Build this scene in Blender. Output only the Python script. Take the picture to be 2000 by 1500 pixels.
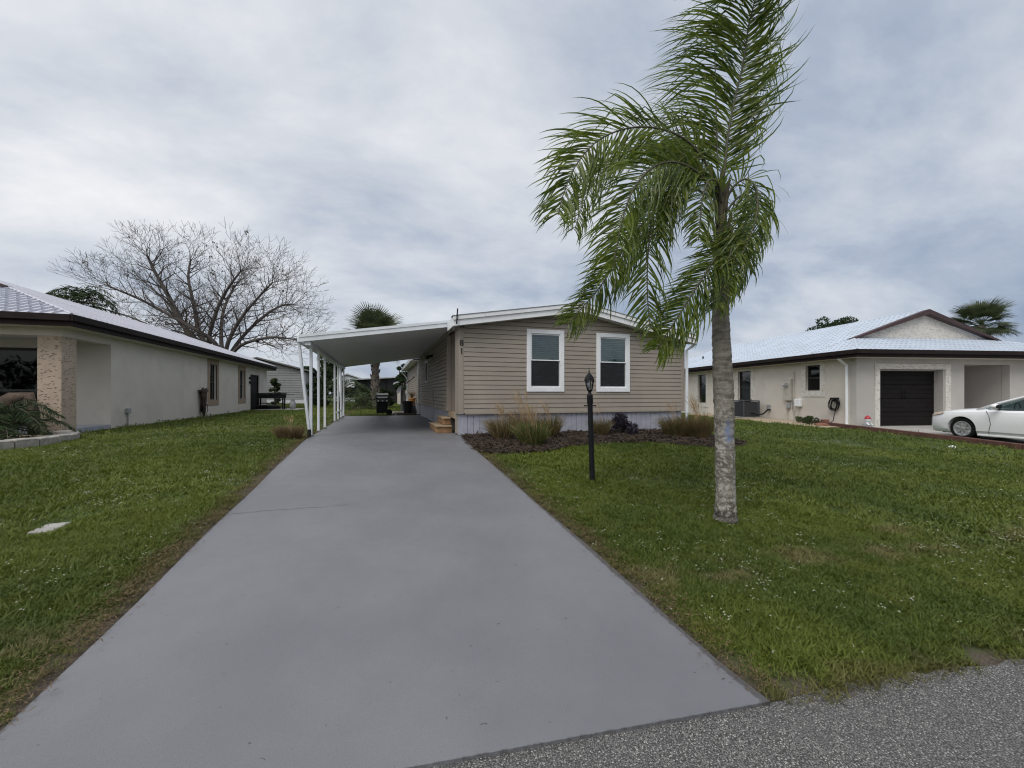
import bpy, bmesh, math, random
import numpy as np
from mathutils import Vector, Matrix, Euler

random.seed(7)
RNG = np.random.default_rng(11)
scene = bpy.context.scene
for o in list(bpy.data.objects):
    bpy.data.objects.remove(o)
COL = scene.collection
R = math.radians

# ------------------------------------------------------------------ camera
TH = R(17.89)
CAM_Z = 1.6
cam_data = bpy.data.cameras.new('camera')
cam_data.sensor_width = 36.0
cam_data.lens = 36.0 * 790 / 2000
cam_data.shift_y = 19.0 / 2000
cam_data.clip_start = 0.05
cam_data.clip_end = 5000
cam = bpy.data.objects.new('camera', cam_data)
cam.location = (0, 0, CAM_Z)
cam.rotation_euler = (R(90), 0, -TH)
COL.objects.link(cam)
scene.camera = cam

# ------------------------------------------------------------------ sky and sun
SUN_EL, SUN_AZ = R(55), R(-135)          # azimuth from +Y towards +X: high, left of the street
SUNV = Vector((math.sin(SUN_AZ) * math.cos(SUN_EL), math.cos(SUN_AZ) * math.cos(SUN_EL), math.sin(SUN_EL)))
world = bpy.data.worlds.new('World')
scene.world = world
world.use_nodes = True
wt = world.node_tree
wt.nodes.clear()
def wn(t, **k):
    n = wt.nodes.new(t)
    for a, b in k.items():
        setattr(n, a, b)
    return n
def wmath(op, a, b=None, clamp=False):
    n = wn('ShaderNodeMath', operation=op, use_clamp=clamp)
    for i, v in enumerate((a, b)):
        if v is None: continue
        if isinstance(v, (int, float)): n.inputs[i].default_value = v
        else: wt.links.new(v, n.inputs[i])
    return n.outputs[0]
sky = wn('ShaderNodeTexSky', sky_type='NISHITA', sun_disc=False, sun_elevation=SUN_EL, sun_rotation=SUN_AZ,
         air_density=1.2, dust_density=2.0, ozone_density=1.5)
tc = wn('ShaderNodeTexCoord')
sep = wn('ShaderNodeSeparateXYZ'); wt.links.new(tc.outputs['Generated'], sep.inputs[0])
zz = wmath('ADD', wmath('MAXIMUM', sep.outputs[2], 0.0), 0.38)
u = wmath('DIVIDE', sep.outputs[0], zz); v = wmath('DIVIDE', sep.outputs[1], zz)
comb = wn('ShaderNodeCombineXYZ'); wt.links.new(u, comb.inputs[0]); wt.links.new(v, comb.inputs[1])
mp = wn('ShaderNodeMapping'); wt.links.new(comb.outputs[0], mp.inputs[0])
mp.inputs['Rotation'].default_value = (0, 0, R(28)); mp.inputs['Scale'].default_value = (1.15, 1.75, 1.0)
mp.inputs['Location'].default_value = (3.1, 1.7, 0.4)
n1 = wn('ShaderNodeTexNoise'); wt.links.new(mp.outputs[0], n1.inputs['Vector'])
n1.inputs['Scale'].default_value = 1.5; n1.inputs['Detail'].default_value = 7; n1.inputs['Roughness'].default_value = 0.58
n1.inputs['Distortion'].default_value = 0.15
n2 = wn('ShaderNodeTexNoise'); wt.links.new(mp.outputs[0], n2.inputs['Vector'])
n2.inputs['Scale'].default_value = 0.42; n2.inputs['Detail'].default_value = 2
# veiled sun: the deck is brighter towards the sun's side
sh = Vector((math.sin(R(-112)), math.cos(R(-112)), 0))
dots = wmath('ADD', wmath('MULTIPLY', sep.outputs[0], sh.x), wmath('MULTIPLY', sep.outputs[1], sh.y))
side = wmath('ADD', wmath('MULTIPLY', dots, 0.27), 0.70)
up = wmath('SUBTRACT', wmath('MULTIPLY', wmath('MAXIMUM', sep.outputs[2], 0.0), 0.34), 0.16)
val = wmath('ADD', wmath('ADD', wmath('MULTIPLY', wmath('SUBTRACT', n1.outputs[0], 0.5), 1.5),
                         wmath('MULTIPLY', wmath('SUBTRACT', n2.outputs[0], 0.5), 0.55)), wmath('ADD', side, up), clamp=True)
ramp = wn('ShaderNodeValToRGB'); wt.links.new(val, ramp.inputs[0])
cr = ramp.color_ramp
cr.elements[0].position = 0.0; cr.elements[0].color = (0.26, 0.33, 0.46, 1)
cr.elements[1].position = 1.0; cr.elements[1].color = (0.92, 0.92, 0.93, 1)
for p, c in ((0.3, (0.42, 0.48, 0.585)), (0.52, (0.59, 0.63, 0.70)), (0.72, (0.72, 0.745, 0.79))):
    e = cr.elements.new(p); e.color = (*c, 1)
bg1 = wn('ShaderNodeBackground'); wt.links.new(sky.outputs[0], bg1.inputs[0]); bg1.inputs[1].default_value = 0.10
bg2 = wn('ShaderNodeBackground'); wt.links.new(ramp.outputs[0], bg2.inputs[0]); bg2.inputs[1].default_value = 0.76
mx = wn('ShaderNodeMixShader'); mx.inputs[0].default_value = 0.93
wt.links.new(bg1.outputs[0], mx.inputs[1]); wt.links.new(bg2.outputs[0], mx.inputs[2])
wo = wn('ShaderNodeOutputWorld'); wt.links.new(mx.outputs[0], wo.inputs[0])

sun_data = bpy.data.lights.new('sun', 'SUN')
sun_data.energy = 1.5
sun_data.angle = R(35)
sun_data.color = (1.0, 0.965, 0.92)
sun = bpy.data.objects.new('sun', sun_data)
sun.rotation_euler = (-SUNV).to_track_quat('-Z', 'Y').to_euler()
sun.location = (0, 0, 30)
COL.objects.link(sun)
vs = scene.view_settings
vs.view_transform = 'Standard'; vs.look = 'None'; vs.gamma = 1.0; vs.exposure = 0.45
vs.use_curve_mapping = False
scene.render.engine = 'CYCLES'
scene.cycles.filter_width = 1.15

# ------------------------------------------------------------------ lie of the land
def sstep(a, b, x):
    t = np.clip((np.asarray(x, float) - a) / (b - a), 0, 1)
    return t * t * (3 - 2 * t)
FLAT = 0.565
def zmain(y):
    y = np.asarray(y, float)
    a = -0.08 + 0.0663 * y
    k = 0.05
    h = np.clip(0.5 + 0.5 * (FLAT - a) / k, 0, 1)
    m = FLAT * (1 - h) + a * h - k * h * (1 - h)      # soft minimum
    return np.maximum(m, 0.0)
def road_edge(x):
    return 1.77 - 0.107 * np.asarray(x, float)
def height(x, y):
    z = zmain(y) * (1 - 0.46 * sstep(6, 13, x))
    return z - 0.09 * sstep(0.02, 0.22, road_edge(x) - np.asarray(y, float))
def hz(x, y):
    return float(height(x, y))
SN, CS = math.sin(TH), math.cos(TH)
def along(px, py, depth):
    """point on a surveyed sight line at a measured distance ahead of the standpoint"""
    a = (px - 1000) / 790; b = (769 - py) / 790
    return Vector((depth * (SN + a * CS), depth * (CS - a * SN), CAM_Z + depth * b))
def on_ground(px, py):
    lo, hi = 0.5, 80.0
    for _ in range(50):
        m = (lo + hi) / 2
        p = along(px, py, m)
        if p.z > hz(p.x, p.y): lo = m
        else: hi = m
    return along(px, py, lo)

# ------------------------------------------------------------------ mesh builder
WM = {}
def wmat(o):
    return WM.get(o.name, Matrix.Identity(4))
class MB:
    def __init__(s, tf=None):
        s.v = []; s.f = []; s.tf = tf
    def add(s, vs, fs):
        b = len(s.v)
        if s.tf: vs = [s.tf(*p) for p in vs]
        s.v.extend([tuple(p) for p in vs]); s.f.extend([tuple(i + b for i in f) for f in fs])
        return s
    def hexa(s, p):
        return s.add(p, [(0, 3, 2, 1), (4, 5, 6, 7), (0, 1, 5, 4), (1, 2, 6, 5), (2, 3, 7, 6), (3, 0, 4, 7)])
    def box(s, x0, x1, y0, y1, z0, z1):
        return s.hexa([(x0, y0, z0), (x1, y0, z0), (x1, y1, z0), (x0, y1, z0), (x0, y0, z1), (x1, y0, z1), (x1, y1, z1), (x0, y1, z1)])
    def prism(s, poly, ext):
        n = len(poly); e = Vector(ext)
        a = [Vector(p) for p in poly]; b = [p + e for p in a]
        return s.add(a + b, [tuple(range(n))[::-1], tuple(range(n, 2 * n))] + [(i, (i + 1) % n, n + (i + 1) % n, n + i) for i in range(n)])
    def tube(s, pts, rad, sides=8, cap=True, squash=None):
        pts = [Vector(p) for p in pts]; n = len(pts)
        if not hasattr(rad, '__len__'): rad = [rad] * n
        up = None; vs = []
        for i, p in enumerate(pts):
            t = (pts[min(i + 1, n - 1)] - pts[max(i - 1, 0)])
            t = t.normalized() if t.length > 1e-9 else Vector((0, 0, 1))
            if up is None:
                up = Vector((0, 0, 1)) if abs(t.z) < 0.9 else Vector((1, 0, 0))
            a = t.cross(up)
            if a.length < 1e-6: a = t.orthogonal()
            a.normalize(); bb = a.cross(t).normalized(); up = bb
            for k in range(sides):
                an = 2 * math.pi * (k + 0.5) / sides
                vs.append(p + a * math.cos(an) * rad[i] + bb * math.sin(an) * rad[i])
        fs = []
        for i in range(n - 1):
            for k in range(sides):
                k2 = (k + 1) % sides
                fs.append((i * sides + k, i * sides + k2, (i + 1) * sides + k2, (i + 1) * sides + k))
        if cap:
            fs.append(tuple(range(sides))[::-1]); fs.append(tuple(range((n - 1) * sides, n * sides)))
        return s.add(vs, fs)
    def lathe(s, prof, c=(0, 0, 0), axis='z', sides=20):
        vs = []; fs = []
        for r, h in prof:
            for k in range(sides):
                a = 2 * math.pi * k / sides
                x, y = r * math.cos(a), r * math.sin(a)
                q = {'z': (x, y, h), 'x': (h, x, y), 'y': (x, h, y)}[axis]
                vs.append((c[0] + q[0], c[1] + q[1], c[2] + q[2]))
        for i in range(len(prof) - 1):
            for k in range(sides):
                k2 = (k + 1) % sides
                fs.append((i * sides + k, i * sides + k2, (i + 1) * sides + k2, (i + 1) * sides + k))
        fs.append(tuple(range(sides))[::-1]); fs.append(tuple(range((len(prof) - 1) * sides, len(prof) * sides)))
        return s.add(vs, fs)
    def blob(s, c, r, nu=12, nv=8, rough=0.0, seed=0):
        rg = random.Random(seed); vs = []; fs = []
        for i in range(nv + 1):
            ph = math.pi * i / nv
            for k in range(nu):
                a = 2 * math.pi * k / nu
                q = 1 + rough * (rg.random() - 0.5) * 2 * (1 if 0 < i < nv else 0)
                vs.append((c[0] + r[0] * q * math.sin(ph) * math.cos(a), c[1] + r[1] * q * math.sin(ph) * math.sin(a), c[2] + r[2] * q * math.cos(ph)))
        for i in range(nv):
            for k in range(nu):
                k2 = (k + 1) % nu
                fs.append((i * nu + k, (i + 1) * nu + k, (i + 1) * nu + k2, i * nu + k2))
        return s.add(vs, fs)
    def build(s, name, mat, parent=None, smooth=False, bevel=0, fix=True, seg=1):
        me = bpy.data.meshes.new(name)
        inv = wmat(parent).inverted() if parent else Matrix.Identity(4)
        ident = inv == Matrix.Identity(4)
        vs = s.v if ident else [tuple(inv @ Vector(p)) for p in s.v]
        me.from_pydata(vs, [], s.f)
        if fix:
            bm = bmesh.new(); bm.from_mesh(me)
            bmesh.ops.recalc_face_normals(bm, faces=bm.faces)
            bm.to_mesh(me); bm.free()
        o = bpy.data.objects.new(name, me)
        COL.objects.link(o)
        if parent:
            o.parent = parent
            WM[o.name] = wmat(parent)
        for m in (mat if isinstance(mat, (list, tuple)) else [mat]):
            me.materials.append(m)
        if smooth:
            me.polygons.foreach_set('use_smooth', [True] * len(me.polygons))
            if smooth is not True:
                me.set_sharp_from_angle(angle=R(smooth))
        if bevel:
            b = o.modifiers.new('bevel', 'BEVEL'); b.width = bevel; b.segments = seg; b.limit_method = 'ANGLE'; b.angle_limit = R(40)
        return o
def tag(o, label=None, cat=None, group=None, kind=None):
    if label: o['label'] = label
    if cat: o['category'] = cat
    if group: o['group'] = group
    if kind: o['kind'] = kind
    return o
def thing(name, label, cat, loc=(0, 0, 0), group=None):
    o = bpy.data.objects.new(name, None)
    o.empty_display_size = 0.2
    o.location = loc
    COL.objects.link(o)
    WM[o.name] = Matrix.Translation(Vector(loc))
    return tag(o, label, cat, group)

# ------------------------------------------------------------------ materials
def lin(r, g, b):
    f = lambda c: (c / 255 / 12.92) if c / 255 <= 0.04045 else ((c / 255 + 0.055) / 1.055) ** 2.4
    return (f(r), f(g), f(b))
class NT:
    def __init__(s, name):
        s.m = bpy.data.materials.new(name); s.m.use_nodes = True
        s.t = s.m.node_tree; s.t.nodes.clear()
        s.out = s.n('ShaderNodeOutputMaterial')
    def n(s, ty, **k):
        n = s.t.nodes.new(ty)
        for a, b in k.items(): setattr(n, a, b)
        return n
    def l(s, a, b): s.t.links.new(a, b)
    def pos(s):
        if not hasattr(s, '_p'): s._p = s.n('ShaderNodeNewGeometry').outputs['Position']
        return s._p
    def mapv(s, scale=(1, 1, 1), rot=(0, 0, 0), loc=(0, 0, 0)):
        m = s.n('ShaderNodeMapping'); s.l(s.pos(), m.inputs[0])
        m.inputs['Scale'].default_value = scale; m.inputs['Rotation'].default_value = rot; m.inputs['Location'].default_value = loc
        return m.outputs[0]
    def noise(s, scale, detail=3, rough=0.55, vec=None, dist=0.0):
        n = s.n('ShaderNodeTexNoise'); s.l(vec if vec is not None else s.pos(), n.inputs['Vector'])
        n.inputs['Scale'].default_value = scale; n.inputs['Detail'].default_value = detail
        n.inputs['Roughness'].default_value = rough; n.inputs['Distortion'].default_value = dist
        return n.outputs[0]
    def voro(s, scale, feature='F1', out='Distance', vec=None):
        n = s.n('ShaderNodeTexVoronoi', feature=feature); s.l(vec if vec is not None else s.pos(), n.inputs['Vector'])
        n.inputs['Scale'].default_value = scale
        return n.outputs[out]
    def math(s, op, a, b=None, clamp=False):
        n = s.n('ShaderNodeMath', operation=op, use_clamp=clamp)
        for i, v in enumerate((a, b)):
            if v is None: continue
            if isinstance(v, (int, float)): n.inputs[i].default_value = v
            else: s.l(v, n.inputs[i])
        return n.outputs[0]
    def rng(s, v, a, b, c=0.0, d=1.0):
        n = s.n('ShaderNodeMapRange', interpolation_type='SMOOTHSTEP'); s.l(v, n.inputs[0])
        for i, q in enumerate((a, b, c, d)): n.inputs[i + 1].default_value = q
        return n.outputs[0]
    def mix(s, f, a, b, mode='MIX'):
        n = s.n('ShaderNodeMix', data_type='RGBA', blend_type=mode)
        if isinstance(f, (int, float)): n.inputs[0].default_value = f
        else: s.l(f, n.inputs[0])
        for i, c in ((6, a), (7, b)):
            if isinstance(c, tuple): n.inputs[i].default_value = (*c[:3], 1)
            else: s.l(c, n.inputs[i])
        return n.outputs[2]
    def bump(s, h, strength=0.3, dist=0.01):
        n = s.n('ShaderNodeBump'); s.l(h, n.inputs['Height'])
        n.inputs['Strength'].default_value = strength; n.inputs['Distance'].default_value = dist
        return n.outputs[0]
    def bsdf(s, col, rough=0.6, metal=0.0, normal=None, spec=0.5, **k):
        b = s.n('ShaderNodeBsdfPrincipled')
        if isinstance(col, tuple): b.inputs['Base Color'].default_value = (*col[:3], 1)
        else: s.l(col, b.inputs['Base Color'])
        if isinstance(rough, (int, float)): b.inputs['Roughness'].default_value = rough
        else: s.l(rough, b.inputs['Roughness'])
        b.inputs['Metallic'].default_value = metal
        b.inputs['Specular IOR Level'].default_value = spec
        if normal is not None: s.l(normal, b.inputs['Normal'])
        for a, v in k.items(): b.inputs[a].default_value = v
        return b
    def done(s, b):
        s.l(b.outputs[0], s.out.inputs[0]); return s.m
def paint(name, c, rough=0.5, var=0.12, scale=3.0, grain=60.0, bump=0.15, bdist=0.002, metal=0.0, spec=0.5, dirt=None):
    t = NT(name)
    n = t.noise(scale, 4, 0.6); g = t.noise(grain, 2)
    dk = tuple(x * (1 - var * 1.4) for x in c); lt = tuple(min(1, x * (1 + var)) for x in c)
    col = t.mix(t.rng(n, 0.3, 0.7), dk, lt)
    col = t.mix(t.math('MULTIPLY', t.rng(g, 0.35, 0.7), 0.25), col, tuple(x * 0.8 for x in c))
    if dirt:
        d = t.rng(t.noise(dirt[1], 5, 0.65), 0.52, 0.75)
        col = t.mix(t.math('MULTIPLY', d, dirt[2]), col, dirt[0])
    return t.done(t.bsdf(col, t.math('ADD', t.math('MULTIPLY', n, 0.2), rough - 0.1), metal, t.bump(g, bump, bdist), spec))
def leafmat(name, c1, c2, trans=0.35, scale=4.0, rough=0.5, c3=None):
    t = NT(name)
    n = t.noise(scale, 3); n2 = t.noise(scale * 9, 2)
    col = t.mix(t.rng(n, 0.3, 0.7), c1, c2)
    col = t.mix(t.math('MULTIPLY', t.rng(n2, 0.44, 0.70), 0.65), col, c3 or tuple(x * 1.5 for x in c2))
    p = t.bsdf(col, rough, spec=0.35)
    tr = t.n('ShaderNodeBsdfTranslucent'); t.l(col, tr.inputs[0])
    m = t.n('ShaderNodeMixShader'); m.inputs[0].default_value = trans
    t.l(p.outputs[0], m.inputs[1]); t.l(tr.outputs[0], m.inputs[2])
    t.l(m.outputs[0], t.out.inputs[0])
    return t.m
def glassmat(name, tint=(0.75, 0.85, 0.85), refl=1.0):
    t = NT(name)
    fr = t.n('ShaderNodeFresnel'); fr.inputs[0].default_value = 1.5
    tr = t.n('ShaderNodeBsdfTransparent'); tr.inputs[0].default_value = (*tint, 1)
    gl = t.n('ShaderNodeBsdfGlossy'); gl.inputs['Roughness'].default_value = 0.02
    nz = t.noise(1.3, 1); t.l(t.bump(nz, 0.08, 0.05), gl.inputs['Normal'])
    f = t.math('MULTIPLY', t.math('ADD', t.math('MULTIPLY', fr.outputs[0], 1.6), 0.03), refl, clamp=True)
    m = t.n('ShaderNodeMixShader'); t.l(f, m.inputs[0]); t.l(tr.outputs[0], m.inputs[1]); t.l(gl.outputs[0], m.inputs[2])
    t.l(m.outputs[0], t.out.inputs[0])
    return t.m
M = {}
# --- ground surfaces
def m_soil():
    t = NT('soil_and_thatch')
    p = t.pos(); sx = t.n('ShaderNodeSeparateXYZ'); t.l(p, sx.inputs[0])
    a = t.noise(0.55, 4, 0.6); b = t.noise(14, 4, 0.7); c = t.noise(90, 3, 0.7)
    green = t.mix(t.rng(a, 0.35, 0.65), (0.030, 0.052, 0.013), (0.055, 0.085, 0.020))
    green = t.mix(t.rng(b, 0.40, 0.72), green, (0.075, 0.095, 0.028))
    green = t.mix(t.math('MULTIPLY', t.rng(c, 0.45, 0.7), 0.7), green, (0.020, 0.032, 0.010))
    soil = t.mix(t.rng(c, 0.3, 0.7), (0.050, 0.040, 0.030), (0.125, 0.105, 0.082))
    # worn strip of bare soil along the driveway edges
    d1 = t.math('ABSOLUTE', t.math('ADD', sx.outputs[0], 1.66)); d2 = t.math('ABSOLUTE', t.math('SUBTRACT', sx.outputs[0], 1.86))
    d = t.math('ADD', t.math('MINIMUM', d1, d2), t.math('MULTIPLY', t.math('SUBTRACT', b, 0.5), 0.35))
    ry = t.math('SUBTRACT', sx.outputs[1], t.math('SUBTRACT', 1.77, t.math('MULTIPLY', sx.outputs[0], 0.107)))
    d = t.math('MINIMUM', d, t.math('ADD', ry, t.math('MULTIPLY', t.math('SUBTRACT', b, 0.5), 0.4)))
    f = t.rng(d, 0.20, 0.02)
    col = t.mix(f, green, soil)
    return t.done(t.bsdf(col, 0.9, normal=t.bump(c, 0.6, 0.02), spec=0.2))
M['soil'] = m_soil()
def m_drive():
    t = NT('grey_painted_concrete')
    a = t.noise(0.8, 5, 0.6); b = t.noise(6, 5, 0.65); c = t.noise(160, 3, 0.7); s = t.noise(28, 2)
    col = t.mix(t.rng(a, 0.3, 0.7), (0.142, 0.145, 0.160), (0.176, 0.179, 0.194))
    col = t.mix(t.math('MULTIPLY', t.rng(b, 0.5, 0.8), 0.45), col, (0.155, 0.158, 0.172))
    col = t.mix(t.math('MULTIPLY', t.rng(c, 0.50, 0.72), 0.42), col, (0.115, 0.118, 0.125))
    col = t.mix(t.rng(s, 0.735, 0.76), col, (0.07, 0.07, 0.075))
    sx = t.n('ShaderNodeSeparateXYZ'); t.l(t.pos(), sx.inputs[0])
    ry = t.math('SUBTRACT', sx.outputs[1], t.math('SUBTRACT', 1.745, t.math('MULTIPLY', sx.outputs[0], 0.107)))
    rim = t.rng(t.math('ADD', ry, t.math('MULTIPLY', t.math('SUBTRACT', t.noise(30, 4, 0.7), 0.5), 0.045)), 0.008, -0.012)
    col = t.mix(t.math('MULTIPLY', rim, 0.8), col, (0.035, 0.030, 0.026))
    e2 = t.math('MINIMUM', t.math('ADD', sx.outputs[0], 1.62), t.math('SUBTRACT', 1.83, sx.outputs[0]))
    rim2 = t.rng(t.math('ADD', e2, t.math('MULTIPLY', t.math('SUBTRACT', t.noise(24, 4, 0.7), 0.5), 0.06)), 0.012, -0.004)
    col = t.mix(t.math('MULTIPLY', rim2, 0.7), col, (0.05, 0.045, 0.04))
    r = t.math('ADD', t.math('MULTIPLY', b, 0.26), 0.32)
    return t.done(t.bsdf(col, r, normal=t.bump(t.math('ADD', c, t.math('MULTIPLY', b, 0.5)), 0.55, 0.004), spec=0.45))
M['drive'] = m_drive()
def m_road():
    t = NT('exposed_aggregate_asphalt')
    v = t.voro(140); vc = t.voro(140, out='Color'); v2 = t.voro(240, out='Color')
    n = t.noise(1.6, 4, 0.6)
    sp = t.n('ShaderNodeSeparateColor'); t.l(vc, sp.inputs[0]); s2 = t.n('ShaderNodeSeparateColor'); t.l(v2, s2.inputs[0])
    st = t.mix(sp.outputs[0], (0.085, 0.085, 0.083), (0.24, 0.235, 0.225))
    st = t.mix(t.rng(sp.outputs[1], 0.80, 0.98), st, (0.50, 0.49, 0.46))
    st = t.mix(t.rng(v, 0.35, 0.62), st, (0.045, 0.045, 0.045))
    st = t.mix(t.math('MULTIPLY', t.rng(s2.outputs[0], 0.72, 0.95), 0.6), st, (0.25, 0.245, 0.235))
    col = t.mix(t.math('MULTIPLY', t.rng(n, 0.3, 0.75), 0.35), st, (0.10, 0.10, 0.098))
    h = t.math('SUBTRACT', 1.0, v)
    return t.done(t.bsdf(col, 0.8, normal=t.bump(h, 0.8, 0.006), spec=0.3))
M['road'] = m_road()
def m_concrete(name='pale_concrete', c=(0.36, 0.35, 0.33)):
    return paint(name, c, 0.85, 0.14, 2.5, 120, 0.4, 0.004, dirt=((0.16, 0.15, 0.13), 5, 0.5))
M['concrete'] = m_concrete()
def m_mulch():
    t = NT('dark_bark_mulch')
    a = t.noise(40, 4, 0.7, vec=t.mapv((1, 2.2, 1))); b = t.noise(9, 3); c = t.noise(130, 2)
    col = t.mix(t.rng(a, 0.3, 0.7), (0.016, 0.010, 0.007), (0.052, 0.034, 0.022))
    col = t.mix(t.math('MULTIPLY', t.rng(b, 0.5, 0.75), 0.5), col, (0.055, 0.045, 0.035))
    return t.done(t.bsdf(col, 0.9, normal=t.bump(t.math('ADD', a, t.math('MULTIPLY', c, 0.4)), 1.0, 0.03), spec=0.2))
M['mulch'] = m_mulch()
M['chip'] = paint('bark_chips', (0.040, 0.026, 0.017), 0.85, 0.5, 9, 80, 0.4, dirt=((0.11, 0.08, 0.06), 22, 0.8))
M['gravel'] = paint('tan_gravel', (0.42, 0.34, 0.24), 0.85, 0.4, 30, 60, 1.0, 0.02)
M['kerb_brown'] = paint('red_brown_edging', (0.095, 0.042, 0.032), 0.8, 0.25, 5, 90, 0.4, 0.004)
# --- building surfaces
M['siding'] = paint('taupe_vinyl_siding', (0.300, 0.262, 0.220), 0.55, 0.06, 1.2, 45, 0.12, 0.002, dirt=((0.22, 0.195, 0.165), 2.2, 0.35))
M['siding_grey'] = paint('grey_vinyl_siding', (0.31, 0.31, 0.31), 0.6, 0.06, 1.2, 45, 0.1)
M['skirt'] = paint('lavender_grey_skirting', (0.35, 0.36, 0.42), 0.65, 0.10, 4, 60, 0.2, 0.003, dirt=((0.22, 0.21, 0.20), 6, 0.45))
M['white'] = paint('white_trim', (0.78, 0.80, 0.82), 0.45, 0.04, 3, 50, 0.08, dirt=((0.55, 0.56, 0.55), 5, 0.3))
M['alu'] = paint('white_aluminium', (0.70, 0.74, 0.78), 0.38, 0.05, 2.5, 50, 0.06, dirt=((0.52, 0.54, 0.55), 4, 0.4))
M['ceil'] = paint('carport_underside', (0.62, 0.64, 0.65), 0.5, 0.04, 1.5, 40, 0.05)
M['roofgrey'] = paint('pale_roof_membrane', (0.45, 0.46, 0.47), 0.7, 0.1, 2, 40, 0.2)
M['shingle'] = paint('grey_shingle', (0.20, 0.20, 0.20), 0.85, 0.2, 8, 60, 0.5)
M['metalroof'] = paint('white_painted_metal_roof', (0.56, 0.62, 0.70), 0.40, 0.05, 1.5, 40, 0.05, spec=0.4, dirt=((0.46, 0.50, 0.56), 0.9, 0.35))
M['metalroof_b'] = paint('dull_white_metal_roof', (0.52, 0.53, 0.59), 0.45, 0.06, 1.5, 40, 0.05, spec=0.4, dirt=((0.40, 0.41, 0.45), 0.9, 0.35))
M['screw'] = paint('dark_roof_screw', (0.035, 0.045, 0.07), 0.8, spec=0.2)
M['fascia'] = paint('dark_brown_fascia', (0.020, 0.014, 0.014), 0.75, 0.2, 3, 40, 0.1, spec=0.15)
M['rake'] = paint('maroon_brown_rake_board', (0.050, 0.025, 0.025), 0.5, 0.2, 3, 40, 0.1)
M['stucco'] = paint('cream_stucco', (0.62, 0.575, 0.515), 0.85, 0.05, 0.9, 70, 0.8, 0.008, dirt=((0.46, 0.425, 0.375), 1.2, 0.5))
M['stucco_shaded'] = paint('cream_stucco_shaded', (0.46, 0.44, 0.415), 0.85, 0.06, 0.9, 70, 0.8, 0.008)  # darker copy of the cream stucco: shade on front and recesses painted in
def m_spot(name, base, spot, amt=1.0, scale=11):
    t = NT(name)
    v = t.voro(scale, vec=t.mapv((1.0, 1.0, 1.9), (0.2, 0.15, 0)))
    n = t.noise(35, 3); k = t.noise(5, 2)
    f = t.math('MULTIPLY', t.rng(t.math('ADD', v, t.math('MULTIPLY', t.math('SUBTRACT', n, 0.5), 0.35)), 0.34, 0.20), amt)
    col = t.mix(t.rng(k, 0.3, 0.7), tuple(x * 0.93 for x in base), tuple(x * 1.05 for x in base))
    col = t.mix(f, col, spot)
    h = t.math('SUBTRACT', t.math('MULTIPLY', n, 0.2), f)
    return t.done(t.bsdf(col, 0.85, normal=t.bump(h, 0.8, 0.02)))
M['spot_tan'] = m_spot('tan_skip_trowel_stucco', (0.46, 0.365, 0.285), (0.20, 0.145, 0.11), 0.8)
M['spot_cream'] = m_spot('cream_skip_trowel_stucco', (0.62, 0.595, 0.55), (0.34, 0.32, 0.285), 0.7, 9)
M['tan'] = paint('tan_window_surround', (0.30, 0.225, 0.165), 0.8, 0.08, 4, 60, 0.4, 0.005)
M['door_dark'] = paint('dark_brown_door', (0.009, 0.007, 0.007), 0.7, 0.25, 3, 60, 0.2, spec=0.2)
M['black'] = paint('black_powder_coat', (0.008, 0.009, 0.011), 0.5, 0.2, 6, 90, 0.1, spec=0.25)
M['rubber'] = paint('black_rubber', (0.009, 0.009, 0.010), 0.75, 0.2, 9, 90, 0.2, spec=0.2)
M['darkroom'] = paint('dark_interior', (0.020, 0.022, 0.024), 0.8)
M['blind'] = paint('pale_blind_slat', (0.46, 0.54, 0.54), 0.5, 0.04)
M['shutter'] = paint('pale_green_shutter', (0.66, 0.82, 0.76), 0.5, 0.04)
M['blind_dark'] = paint('bronze_frame', (0.018, 0.018, 0.020), 0.4)
M['glass'] = glassmat('window_glass', (0.66, 0.80, 0.81), 0.8)
M['glass_dark'] = glassmat('tinted_glass', (0.22, 0.30, 0.30), 0.25)
M['lampglass'] = glassmat('clear_lantern_glass', (0.85, 0.88, 0.9), 0.9)
def m_screen():
    t = NT('insect_screen')
    d = t.bsdf((0.022, 0.022, 0.026), 0.8); tr = t.n('ShaderNodeBsdfTransparent'); tr.inputs[0].default_value = (1, 1, 1, 1)
    m = t.n('ShaderNodeMixShader'); m.inputs[0].default_value = 0.5
    t.l(tr.outputs[0], m.inputs[1]); t.l(d.outputs[0], m.inputs[2]); t.l(m.outputs[0], t.out.inputs[0])
    return t.m
M['screen'] = m_screen()
M['greybox'] = paint('grey_metal_box', (0.30, 0.31, 0.32), 0.55, 0.1, 6)
M['beigebox'] = paint('beige_meter_box', (0.46, 0.43, 0.38), 0.6, 0.08, 5)
M['acgrey'] = paint('dark_grey_cabinet', (0.055, 0.060, 0.070), 0.5, 0.1, 5)
M['steel'] = paint('brushed_steel', (0.55, 0.56, 0.58), 0.32, 0.06, 6, 90, 0.05, metal=0.9)
M['chrome'] = paint('silver_alloy', (0.62, 0.63, 0.65), 0.3, 0.05, 6, 90, 0.05, metal=0.7)
M['wood'] = paint('raw_wood_step', (0.27, 0.155, 0.075), 0.75, 0.25, 6, 40, 0.3, 0.004)
M['wood_top'] = paint('weathered_wood_tread', (0.34, 0.26, 0.17), 0.75, 0.25, 6, 40, 0.3, 0.004)
M['stone'] = paint('cast_stone_edging', (0.34, 0.32, 0.29), 0.85, 0.2, 7, 45, 0.9, 0.02, dirt=((0.15, 0.14, 0.12), 9, 0.6))
M['driftwood'] = paint('brown_driftwood', (0.095, 0.066, 0.048), 0.85, 0.5, 6, 30, 0.9, 0.03)
M['red'] = paint('red_enamel', (0.40, 0.02, 0.03), 0.4)
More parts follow.
